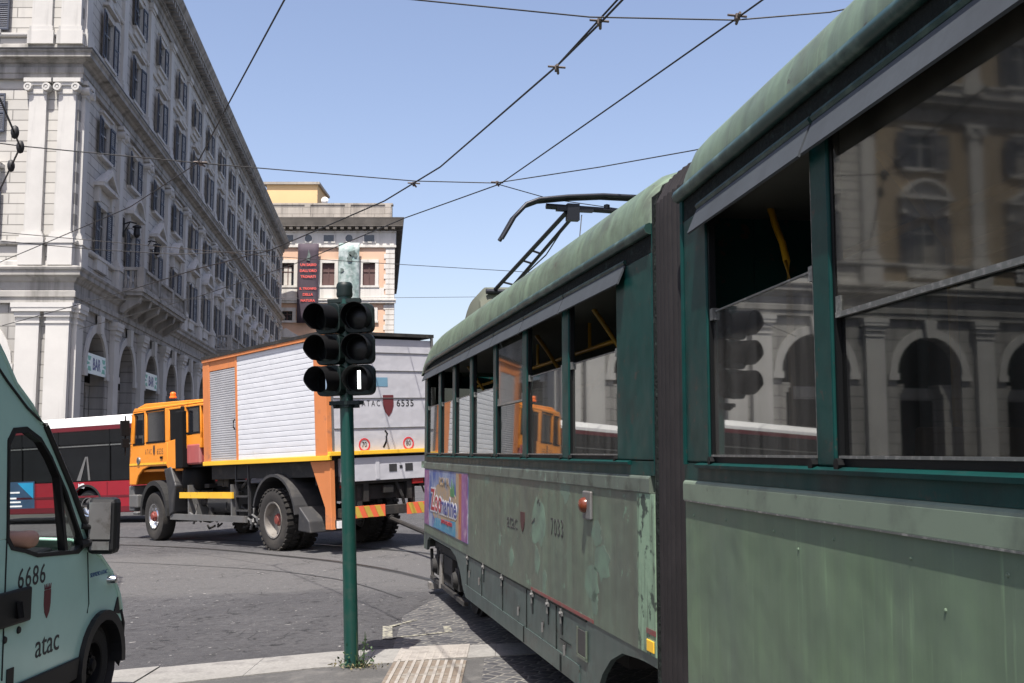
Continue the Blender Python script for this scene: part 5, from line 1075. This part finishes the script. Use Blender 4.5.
# paint wear with a shape of its own
def blot(x, z, w, h, m='patch_green', name='paint_patch', seed=0, th=.0004, y=0.0):
    h *= 1.15; w *= 1.2
    rr = random.Random(seed); n = 16; pts = [(x+w/2*math.cos(2*PI*i/n)*rr.uniform(.55, 1.05), z+h/2*math.sin(2*PI*i/n)*rr.uniform(.6, 1.05)) for i in range(n)]
    mb = MB(); mb.prism(pts, y, y+th, 'y'); return mb.build(name, m, TF)
blot(2.38, 1.17, .42, .34, seed=3); blot(2.42, .92, .16, .2, seed=4); blot(.86, 1.05, .3, .2, seed=5); blot(.98, 1.2, .2, .14, seed=6); blot(1.08, .93, .34, .2, seed=8); blot(1.03, .82, .14, .14, seed=9)
blot(1.66, 1.42, .22, .16, seed=10); blot(3.25, .86, .16, .16, seed=11); blot(4.25, 1.42, .3, .08, seed=12); blot(2.2, .80, .12, .2, seed=13); blot(3.7, .96, .09, .12, seed=14)
mb = MB(); mb.box(1.05, 2.6, 0, .0015, .702, .722); mb.build('primer_stripe', 'primer_red', TF); mb = MB(); mb.box(-.0, .13, .006, .008, .80, .825); mb.build('primer_stripe', 'primer_red', TF)
mb = MB(); mb.lathe([(.024, .001), (.032, .001), (.032, .0035), (.024, .0035)], (2.36, 0, 1.30), 'y', 12, a0=R(0), a1=R(200)); mb.build('scratch', 'lettering_black', TF); mb = MB(); mb.prism([(2.48, 1.2), (2.56, 1.17), (2.57, 1.155), (2.48, 1.18)], .001, .003, 'y'); mb.build('scratch', 'lettering_black', TF)
text('atac', .17, T(3.22, .0015, 1.13) @ RZ(PI), 'lettering_black', TF, sx=1.4, bold=.0)
shield(TF, 2.86, 0, 1.15, .13, .14, 'crest_brown', crown=False, face=1)
text('7033', .155, T(1.86, .0015, 1.17) @ RZ(PI), 'lettering_black', TF, sx=.95, spacing=1.15)
# indicator lamp
mb = MB(); mb.box(1.04, 1.20, 0, .02, 1.27, 1.43); il = mb.build('indicator', 'grey_metal', TF, bevel=.008)
mb = MB(); mb.lathe([(0, .055), (.03, .05), (.04, .04), (.045, .02)], (1.15, 0, 1.35), 'y', 16); mb.build('lens', 'lens_orange', il, smooth=50)
mb = MB(); mb.box(.02, .12, .006, .012, .72, .775); mb.build('yellow_reflector', 'yellow_paint', TF, bevel=.004)
mb = MB(); mb.lathe([(0, .02), (.03, .015), (.035, 0)], (-.17, -.02, .80), 'y', 12); mb.build('white_knob', 'plate_white', TF, smooth=50)
# advert panel
mb = MB(); mb.box(5.20, 8.30, .0, .004, .80, 1.45); ad = mb.build('advert', 'advert_sky', TF) if 'advert_sky' in MATS else None
if ad is None:
    m_, t_, bs = _new('advert_sky'); v_ = _coord(t_); cc = _mix(t_, _ramp(t_, _noise(t_, v_, 2.5, 6), .45, .62), (.02, .06, .22), (.22, .26, .34)); t_.links.new(cc, bs.inputs['Base Color']); bs.inputs['Roughness'].default_value = .45; MATS['advert_sky'] = m_
    ad = mb.build('advert', 'advert_sky', TF)
mat('ad_purple', (.16, .06, .16), .5, spots=(.32, .22, .28), spot_scale=7, var=.3); mat('ad_orange', (.26, .09, .04), .5, spots=(.2, .03, .04), spot_scale=8, var=.3); mat('ad_sea', (.03, .17, .27), .5, spots=(.2, .28, .3), spot_scale=7); mat('ad_white', (.40, .40, .42), .5); mat('ad_red', (.26, .012, .02), .5); mat('ad_navy', (.03, .04, .16), .5); mat('ad_leaf', (.05, .16, .06), .6); mat('ad_sand', (.27, .19, .11), .6, spots=(.10, .16, .25), spot_scale=5)
mb = MB(); mb.box(5.205, 5.55, .004, .006, .805, 1.445); mb.build('purple_edge', 'ad_purple', ad)
for xa, xb, mm_ in ((5.55, 5.72, 'ad_orange'), (5.722, 5.90, 'ad_sand'), (7.9, 8.29, 'ad_purple')): mb = MB(); mb.box(xa, xb, .004, .006, .805, 1.442); mb.build('coloured_edge', mm_, ad)
mb = MB(); mb.prism([(5.9, .81), (7.5, .81), (7.35, .92), (5.9, .96)], .004, .0065, 'y'); mb.build('sea', 'ad_sea', ad)
mb = MB(); pts = arc(6.75, 1.08, 1, 0, 2*PI, 30)[:-1]; mb.prism([(6.75+(x-6.75)*.95, 1.08+(z-1.08)*.24) for x, z in pts], .004, .0058, 'y'); mb.build('sunny_disc', 'ad_sand', ad)
for dx, dz, mm_, th, bo in ((0, 0, 'ad_white', .001, .022), (0, 0, 'ad_red', .0025, .004)):
    text('Zoo', .34, T(7.28, .008, 1.10) @ RZ(PI), mm_, ad, sx=1.45, bold=bo, thick=th)
    text('marine', .27, T(6.40, .008, 1.08) @ RZ(PI), mm_ if mm_ != 'ad_red' else 'ad_navy', ad, sx=1.5, bold=bo, thick=th)
text('ROMA', .12, T(6.7, .009, 1.33) @ RZ(PI), 'ad_sand', ad, sx=2.2, bold=.003)
text('parco acquatico', .08, T(6.5, .009, .92) @ RZ(PI), 'ad_red', ad, sx=1.5, bold=.002)
mb = MB(); mb.prism([(5.98, 1.2), (6.25, 1.2), (6.28, 1.3), (6.2, 1.26), (6.16, 1.38), (6.1, 1.27), (6.02, 1.34)], .006, .0075, 'y'); mb.build('palm', 'ad_leaf', ad)
# bogies
def bogie(T_, s, arch=False):
    mb = MB()
    for dx in (-.75, .75):
        for yy in (-.30, -TW+.30): mb.lathe([(0, -.05), (.16, -.05), (.22, -.06), (.28, -.05), (.33, -.05), (.36, -.04), (.36, .02), (.33, .03), (.33, .06), (.28, .05), (.22, .02), (.16, .05), (0, .07)], (s+dx, yy, .35), 'y', 28)
        mb.tube([(s+dx, -TW+.3, .35), (s+dx, -.3, .35)], .06, 8)
    b0 = mb.build('bogie', 'rim_grey' if False else 'chassis', T_, smooth=35)
    mb = MB(); mb.box(s-1.15, s+1.15, -.20, -.10, .52, .60); mb.box(s-.3, s+.3, -.22, -.08, .25, .52); mb.prism([(s-.4, .22), (s+.4, .22), (s+.55, .35), (s+.4, .33), (s-.4, .33), (s-.55, .35)], -.16, -.08, 'y')
    for dx in (-.75, .75):
        for q in (-.14, .14): mb.tube([(s+dx+q, -.13, .32), (s+dx+q, -.13, .55)], .05, 8)
    mb.box(s-1.2, s+1.2, -.1, -.05, .16, .20); mb.tube([(s+1.2, -.08, .18), (s+1.3, -.08, .5)], .02, 6); mb.build('bogie_frame', 'chassis', b0)
    for dx in (-.75, .75):
        mb = MB(); mb.lathe([(0, .02), (.07, .01), (.09, -.03), (.1, -.12), (0, -.12)], (s+dx, -.02, .36), 'y', 14); mb.box(s+dx-.13, s+dx+.13, -.14, -.06, .26, .47); mb.build('axle_box', 'chassis', b0, smooth=35)
    mb = MB(); mb.tube([(s+.35, -.06, .15), (s+.35, -.07, .52)], .028, 8); mb.build('damper', 'rim_grey', b0); mb = MB(); mb.box(s+1.0, s+1.2, -.14, -.02, .06, .13); mb.build('sand_pipe', 'rim_grey', b0)
bogie(TF, 6.95)
mb = MB(); mb.box(1.2, 5.3, -TW+.3, -.25, .42, .8); mb.box(5.3, 8.2, -TW+.2, -.14, .68, .8); mb.box(.1, 1.2, -TW+.2, -.14, .7, .8); mb.build('underframe', 'dark_interior', TF)
# rounded front end
fp = [(8.35, 0), (8.52, -.06), (8.68, -.22), (8.80, -.55), (8.84, -1.15), (8.80, -1.75), (8.68, -2.08), (8.52, -2.24), (8.35, -2.3)]
def endwall(z0, z1, m, name, out=0., th=.04):
    mb = MB(); mb.sweep(fp, [(-out, z0), (-out, z1), (th, z1), (th, z0)]); return mb.build(name, m, TF, smooth=40)
endwall(.50, 1.46, 'tram_pale', 'front_panel'); endwall(1.46, 1.54, 'belt_rail', 'front_moulding', .04); endwall(1.54, 1.66, 'tram_dark', 'front_rail'); endwall(2.45, 2.72, 'tram_dark', 'front_header'); 
mb = MB()
for k in (0, 2, 4, 6, 8):
    x, y = fp[k]; mb.box(x-.06, x-.0, y-.05 if k < 8 else y, y+.05 if k > 0 else y, 1.66, 2.45)
mb.build('front_pillar', 'tram_dark', TF); mb = MB(); mb.sweep(fp, [(.02, 1.66), (.02, 2.45), (.025, 2.45), (.025, 1.66)]); mb.build('front_screen', 'tram_glass_dark', TF, smooth=50)
for yy in (-.45, -1.85): mb = MB(); mb.lathe([(0, .05), (.1, .04), (.12, 0)], (8.78, yy, .95), 'x', 16); mb.build('headlamp', 'plate_white', TF, smooth=50)
mb = MB(); mb.box(8.5, 8.95, -1.3, -1.0, .42, .55); mb.build('coupler', 'chassis', TF)
# roof pod, pantograph
def place(y, s): return y
mb = MB(); rows = []
for i in range(13):
    t = i/12; s = 6.9+1.55*t; hh = .10+.42*min(1, math.sin(PI*min(1, t*1.02+.12))**.6) if 0 < t < 1 else .0
    rows.append([(s, -.40, 2.96), (s, -.44, 3.0+hh*.8), (s, -.56, 3.03+hh), (s, -1.15, 3.05+hh), (s, -1.74, 3.03+hh), (s, -1.86, 3.0+hh*.8), (s, -1.9, 2.96)])
mb.grid(rows); mb.build('roof_pod', 'roof_pod', TF, smooth=40)
mb = MB()
K1 = Vector((7.0, -.60, 3.46)); K2 = Vector((7.0, -.74, 3.43)); A1 = Vector((4.98, -.90, 3.92)); A2 = Vector((4.98, -.97, 3.89))
mb.tube([K1, A1], .022, 8); mb.tube([K2, A2], .018, 8)
for t in (.12, .42, .55): a = K1.lerp(A1, t); b_ = K2.lerp(A2, t); mb.tube([a, b_], .012, 6)
mb.tube([K1+Vector((0, -.1, -.05)), K1.lerp(A1, .62)+Vector((0, -.1, -.1)), A1+Vector((0, -.05, -.03))], .007, 6)
mb.tube([Vector((7.0, -.5, 3.44)), Vector((7.0, -1.8, 3.44))], .03, 8); mb.tube([Vector((7.0, -1.15, 3.44)), Vector((5.6, -1.15, 3.12))], .04, 8); mb.box(5.3, 5.9, -1.5, -.8, 3.05, 3.15)
pn = mb.build('pantograph_arm', 'pantograph_metal', TF, smooth=50)
mb = MB(); mb.box(4.94, 5.02, -1.02, -.9, 3.84, 4.0); mb.box(4.95, 5.01, -1.16, -.8, 3.93, 3.97); mb.tube([(4.98, -.7, 3.97), (4.98, -2.0, 3.94)], .028, 8); mb.lathe([(0, -.03), (.03, -.02), (.03, .02), (0, .03)], (4.98, -1.3, 3.99), 'z', 8); mb.build('pantograph_head', 'pantograph_metal', pn, smooth=40)
shoe = [(-.26, 3.63), (-.29, 3.68), (-.38, 3.84), (-.50, 3.97), (-.62, 4.02), (-.9, 4.06), (-1.25, 4.09), (-1.7, 4.09), (-2.05, 4.04), (-2.3, 3.85), (-2.4, 3.66)]
mb = MB()
for dx in (-.06, .06): mb.tube([(4.98+dx, y, z) for y, z in shoe], .02, 8)
mb.grid([[(4.93, y, z) for y, z in shoe], [(5.03, y, z) for y, z in shoe]]); mb.build('collector_shoe', 'pantograph_metal', pn, smooth=50)
mb = MB(); mb.tube([(4.98, -1.05, 3.9), (4.75, -.95, 3.5), (4.65, -.9, 3.06)], .005, 5); mb.tube([(8.2, -.15, 2.7), (8.1, -.25, 3.1), (8.05, -.4, 3.2)], .008, 5); mb.tube([(8.05, -.4, 3.2), (7.0, -.6, 3.42)], .006, 5); mb.build('roof_cable', 'cable', TF)
# ---- rear car
TN = thing('tram_car', 'rear half of the green tram filling the right edge, wide windows mirroring the street', 'tram', (.71, 4.5, 0), (0, 0, PI/2+aN))
wn = [(-1.37, -.34), (-3.05, -1.49), (-4.2, -3.2), (-5.35, -4.35), (-6.5, -5.5), (-7.65, -6.65)][::-1]
tram_car(TN, -8.4, 0, wn, None, ('tram_side_near', 'belt_rail_near'))
for a, b_ in wn: tram_window(TN, a, b_, 0, 1, 'full' if b_ < -1.4 else 'open')
visor(TN, [(-1.40, -.26), (-3.1, -1.42), (-8.0, -3.12)])
tram_roof(TN, -8.6, .02, .5, .16, hk=.92)
mb = MB(); mb.box(-8.4, 0, -.035, -.004, .30, .70); mb.box(-8.4, 0, -.004, .004, .69, .705); mb.build('skirt', 'tram_skirt', TN)
mb = MB(); mb.box(-.045, 0, -TW+.04, -.3, .35, 2.72); mb.prism([(.002, 0), (.002, -.3), (-.04, -.3), (-.04, -.045)], .35, 2.74, 'z'); mb.build('end_wall', 'tram_dark', TN)
mb = MB(); mb.tube([(-.03, .0, 1.6), (-.03, 0, 2.7)], .015, 6); mb.build('corner_post', 'tram_dark', TN)
bogie(TN, -6.6); mb = MB(); mb.box(-8.2, -.1, -TW+.3, -.25, .45, .8); mb.build('underframe', 'dark_interior', TN)
mb = MB(); mb.lathe([(0, .04), (.02, .04), (.03, 0)], (-.55, -.2, 2.97), 'z', 8); mb.build('roof_vent', 'grime', TN)
mb = MB(); mb.tube([(-.42, -.30, .87), (-.42, -.30, 2.28), (-.40, -.30, 2.38), (-.36, -.3, 2.46), (-.30, -.3, 2.53), (-.24, -.3, 2.62)], .014, 10); mb.build('handrail', 'pole_yellow', TN, smooth=50)
mb = MB(); mb.box(-.78, -.70, -.75, -.66, .87, 2.62); mb.build('door_post', 'tram_dark', TN)
mb = MB(); mb.tube([(-8.0, -1.15, 2.50), (-.2, -1.15, 2.50)], .017, 8); mb.build('handrail', 'pole_yellow', TN)
for k, (x_, z_) in enumerate(((-.12, 1.40), (-.52, 1.405), (-1.0, 1.40), (-1.46, 1.41), (-1.9, 1.40), (-2.3, 1.405), (-1.2, 1.36), (-2.05, 1.30))): mb = MB(); mb.lathe([(0, .004), (.004, .003), (.006, 0)], (x_, 0, z_), 'y', 8); mb.build('rivet', 'tram_side_near', TN)
mb = MB(); mb.box(-8.4, -.02, .0085, .0112, 1.452, 1.457); mb.build('moulding_edge', 'frame_metal', TN)
# ---- bellows between the cars, on their shared turntable
BL = thing('tram_bellows', 'dark ribbed rubber bellows joining the two green tram cars', 'bellows', (.68, 4.82, 0), (0, 0, PI/2+(aF+aN)/2))
def bprof(out):
    left = [(-.005+out, .22), (-.005+out, 2.70), (-.01+out*.9, 2.80), (-.06+out*.5, 2.90+out*.4), (-.2, 2.975+out*.7), (-.6, 3.04+out), (-1.15, 3.07+out)]
    return left+[(-2.3-y, z) for y, z in left[::-1][1:]]
def bprof_fine(out):
    P_ = bprof(out); r0 = P_[0]; up = [(r0[0], .22+k*.124) for k in range(21)]; return up+P_[2:-2]+[(-2.3-y, z) for y, z in up[::-1]]
rows = []; NR = 56
for i in range(NR+1):
    s = -.315+.47*i/NR; out = .024*abs(math.cos(PI*7*i/NR))+.012*math.sin(PI*i/NR)-.030
    rows.append([(s+.010*math.sin(z*2.1)*math.sin(PI*i/NR), y, z) for y, z in bprof_fine(out)])
mb = MB(); mb.grid(rows); mb.build('rubber_fold', 'bellows_rubber', BL)
mb = MB()
for s in (.2,): 
    pr = bprof(-.03); mb.tube([(s, y, z) for y, z in pr], .02, 6)
mb.box(.15, .29, -.3, -.035, .3, 2.86); mb.build('clamp_frame', 'grime', BL); mb = MB(); mb.lathe([(0, .3), (.9, .3), (.95, .38), (.95, .5), (0, .5)], (0, -1.15, 0), 'z', 24); mb.build('turntable', 'chassis', BL)

# ------------------------------------------------------------ tram signal on its green pole
SG = thing('tram_signal', 'dark green pole with two black three-lamp tram signals, white vertical bar lit', 'traffic light', (-1.235, 8.60, 0), (0, -R(1.95), 0))
mb = MB(); mb.lathe([(.0, -.02), (.056, -.02), (.054, 1.0), (.052, 2.9), (.0, 2.9)], (0, 0, 0), 'z', 24); mb.build('pole', 'pole_green', SG, smooth=50)
mb = MB(); mb.lathe([(.0, 2.88), (.062, 2.88), (.066, 2.9), (.062, 2.93), (.066, 2.96), (.06, 2.985), (.05, 2.995), (0, 3.0)], (0, 0, 0), 'z', 18)
mb.lathe([(0, -.018), (.075, -.018), (.075, .018), (0, .018)], (0, 0, 2.80), 'z', 16); mb.build('pole_cap', 'signal_green', SG, smooth=35)
for z in (2.05, 2.86):
    mb = MB(); mb.box(-.13, .13, -.05, .03, z-.03, z+.0); mb.box(-.10, .10, -.03, .02, z-.055, z-.03); mb.build('bracket', 'signal_green', SG)
mb = MB(); mb.box(-.11, .11, -.075, -.05, 2.02, 2.05); mb.lathe([(.055, 2.0), (.07, 2.0), (.07, 2.03), (.055, 2.03)], (0, 0, 0), 'z', 16)
for x in (-.09, .09): mb.lathe([(0, -.03), (.012, -.03), (.012, .03), (0, .03)], (x, -.03, 2.015), 'y', 8)
mb.build('clamp', 'signal_green', SG)
def signal_head(x, y, yaw, lit, bar_glint_m):
    H = MB(); w = .115; SEC = .245
    for k in range(3):
        z = SEC*(k-1); r_ = .05; P = []
        for cx, cz, a0 in ((w-r_, SEC/2-.004-r_, 0), (-w+r_, SEC/2-.004-r_, PI/2), (-w+r_, -SEC/2+.004+r_, PI), (w-r_, -SEC/2+.004+r_, 1.5*PI)): P += arc(cx, z+cz, r_, a0, a0+PI/2, 4)
        H.prism(P, -.02, .07, 'y'); H.prism([(p[0]*.8, z+(p[1]-z)*.8) for p in P], .07, .10, 'y')
    h = H.build('signal_head', 'signal_green', SG, (x, y, 2.455), (0, 0, yaw), bevel=.006)
    for k, nm in enumerate(('lower', 'middle', 'upper')):
        z = SEC*(k-1); mb = MB(); n = 28; rows = []
        for j, (d, rr) in enumerate(((-.02, .108), (-.10, .108), (-.20, .106), (-.20, .102), (-.02, .102))):
            row = []
            for i in range(n+1):
                a = R(-52)+R(284)*i/n; dd = d*(1 if 0 < a < PI else 1-.35*abs(math.sin(a))) if d < -.02 else d
                row.append((rr*math.cos(a), dd, z+rr*math.sin(a)))
            rows.append(row)
        mb.grid(rows); mb.build('hood', 'black_plastic', h, smooth=40)
        mb = MB(); mb.lathe([(0, -.034), (.05, -.031), (.085, -.024), (.1, -.018)], (0, 0, z), 'y', 24); l_ = mb.build('lens', 'signal_lens', h, smooth=60)
        if k == 0: mb = MB(); mb.box(-.0125, .0125, -.04, -.034, -.072, .072); mb.build('bar_or_glint', bar_glint_m, l_, (0, 0, z))  # lit bar on the right head, painted glint on the left lens
    return h
signal_head(.118, -.06, R(-4), True, 'signal_bar_lit'); signal_head(-.118, -.07, R(-26), False, 'lens_glint_glow')
# weeds at the foot
wd = thing('weed_tuft', 'small green and dry weeds growing at the foot of the signal pole', 'weeds', (-1.2, 8.58, 0))
def leaves(n, m, hmax, name, sp):
    mb = MB()
    for i in range(n):
        a = random.uniform(0, 2*PI); r_ = random.uniform(.05, sp); z = random.uniform(0, hmax)*(1-.5*r_/sp); p = Vector((r_*math.cos(a)+.02, r_*math.sin(a)*.7, z+.01)); d = Vector((random.uniform(-1, 1), random.uniform(-1, 1), random.uniform(-.2, 1))).normalized()*random.uniform(.012, .035); s_ = d.cross(Vector((random.uniform(-1, 1), random.uniform(-1, 1), .3))).normalized()*random.uniform(.004, .01)
        mb.add([p, p+d*.5+s_, p+d, p+d*.5-s_], [(0, 1, 2, 3)])
    for i in range(n//8):
        a = random.uniform(0, 2*PI); r_ = random.uniform(.03, sp*.7); mb.tube([(.02+r_*math.cos(a)*.6, r_*math.sin(a)*.5, 0), (.02+r_*math.cos(a), r_*math.sin(a)*.7, hmax*random.uniform(.4, 1))], .002, 4)
    return mb.build(name, m, wd)
leaves(90, 'leaf', .10, 'foliage', .17); leaves(70, 'leaf', .30, 'tall_stem', .10); leaves(90, 'dry_leaf', .04, 'dry_foliage', .24)

# ------------------------------------------------------------ overhead wires
def wire(label, pts, r, clamps=(), name='overhead_wire', dbl=False):
    o0 = Vector(pts[0]); t_ = thing(name, label, 'wire', tuple(o0), group='overhead tram wires')
    P = []
    for a, b_ in zip(pts, pts[1:]):
        a, b_ = Vector(a), Vector(b_); L = (b_-a).length; n = max(2, int(L/1.5))
        for i in range(n): t = i/n; p = a.lerp(b_, t); p.z -= .004*L*L*.02*4*t*(1-t); P.append(p-o0)
    P.append(Vector(pts[-1])-o0); mb = MB(); mb.tube(P, r, 6); c = mb.build('cable', 'cable', t_, smooth=60)
    if dbl: mb = MB(); mb.tube([p+Vector((.0, 0, .05)) for p in P], r*.7, 6); mb.build('auxiliary_cable', 'cable', t_, smooth=60)
    for p in clamps:
        p = Vector(p)-o0; mb = MB(); mb.tube([p+Vector((-.09, -.02, .01)), p+Vector((.09, .02, .01))], .012, 8); mb.box(p.x-.02, p.x+.02, p.y-.04, p.y+.04, p.z-.03, p.z+.02); mb.tube([p+Vector((0, -.12, -.01)), p+Vector((.02, .14, -.01))], .014, 6); mb.build('clamp', 'clamp', t_)
    return t_
wire('thick contact wire from the top centre down to the left past the stone facade', [(4.7, -6, 5.6), (1.29, 8.01, 5.6), (.97, 9.22, 5.6), (.81, 9.76, 5.6), (.46, 10.87, 5.6), (-1.0, 14.86, 5.6), (-2.02, 16.93, 5.6), (-4.74, 21.13, 5.6), (-6.73, 23.24, 5.6), (-9.36, 26.45, 5.6), (-16, 34, 5.6)], .011, [(.81, 9.76, 5.62), (-1.46, 15.9, 5.62)])
wire('short doubled wire lying along the thick contact wire at the top centre', [(3.2, 0, 5.68), (1.25, 8.2, 5.66), (.97, 9.22, 5.65), (.46, 10.87, 5.60)], .010, [(.46, 10.87, 5.58)])
wire('thin contact wire from the top right down to the left behind the signal', [(7.4, -6, 5.6), (2.65, 7.93, 5.6), (2.06, 9.62, 5.6), (-.18, 15.83, 5.6), (-1.82, 18.19, 5.6), (-4.43, 22.49, 5.6), (-7.94, 27.48, 5.6), (-14, 35, 5.6)], .009, [(2.06, 9.62, 5.61)])
wire('span wire crossing the very top of the sky', [(-17, 5.0, 7.0), (-4.5, 8.4, 5.75), (-1.03, 9.22, 5.62), (.71, 9.6, 5.6), (2.05, 9.67, 5.6), (2.87, 9.49, 5.6), (6.5, 8.5, 6.0), (28, 3, 8)], .007)
wire('span wire crossing the sky at mid height from the stone building to the tram', [(-7.27, 13.52, 5.66), (-6.42, 13.88, 5.62), (-4.34, 14.72, 5.62), (-1.43, 15.73, 5.62), (-.25, 15.85, 5.62), (1.23, 14.94, 5.62), (2.36, 14.12, 5.62), (7, 11.2, 5.8), (27, -1, 7)], .008, [(-.22, 15.85, 5.62), (-4.3, 14.72, 5.62)])
wire('short span wire running down behind the pantograph', [(-.22, 15.83, 5.6), (.6, 16.79, 5.6), (2.12, 17.72, 5.6), (7, 20.7, 5.7), (25, 31, 7)], .007)
wire('wire dropping from the top left of the sky to the crossing on the stone facade', [(1.6, -6, 5.62), (-1.4, 7.8, 5.62), (-2.01, 9.27, 5.62), (-3.27, 12.2, 5.62), (-4.34, 14.72, 5.62)], .009)
wire('wire from the crossing on the facade down to the left edge', [(-4.34, 14.72, 5.62), (-6.22, 17.44, 5.62), (-10.75, 22.61, 5.62), (-16, 28.6, 5.62)], .008)
t_ = wire('wire with black insulators sagging at the left edge', [(-5.3, 10.2, 5.6), (-5.77, 11.96, 5.6), (-6.4, 13.86, 5.6), (-7.76, 16.2, 5.6), (-9.5, 19.2, 5.6)], .013)
for q in ((-6.17, 13.2, 5.6), (-6.4, 13.86, 5.6), (-6.95, 14.8, 5.6)):
    mb = MB(); p = Vector(q)-Vector(t_.location); mb.lathe([(0, -.09), (.035, -.07), (.05, -.02), (.05, .02), (.035, .07), (0, .09)], tuple(p), 'z', 10); mb.build('insulator', 'cable', t_, smooth=50)
wire('thin far wire above the truck, left of the pantograph', [(-12, 22.8, 6.4), (-5.44, 25.23, 6.2), (-.05, 27.22, 6.2), (3.96, 28.84, 6.2), (9, 30.9, 6.3)], .008)
wire('faint far wire just above the truck roof', [(-13.6, 32.5, 6.2), (-9.33, 32.29, 6.2), (-1.24, 31.86, 6.2), (1.41, 31.66, 6.2), (9, 31.2, 6.2)], .007)
wire('wire across the ledge of the stone building at the left', [(-12.5, 19.0, 5.6), (-9.63, 20.21, 5.6), (-8.1, 21.13, 5.6), (-6.72, 21.6, 5.6), (-4.74, 21.13, 5.6)], .008)
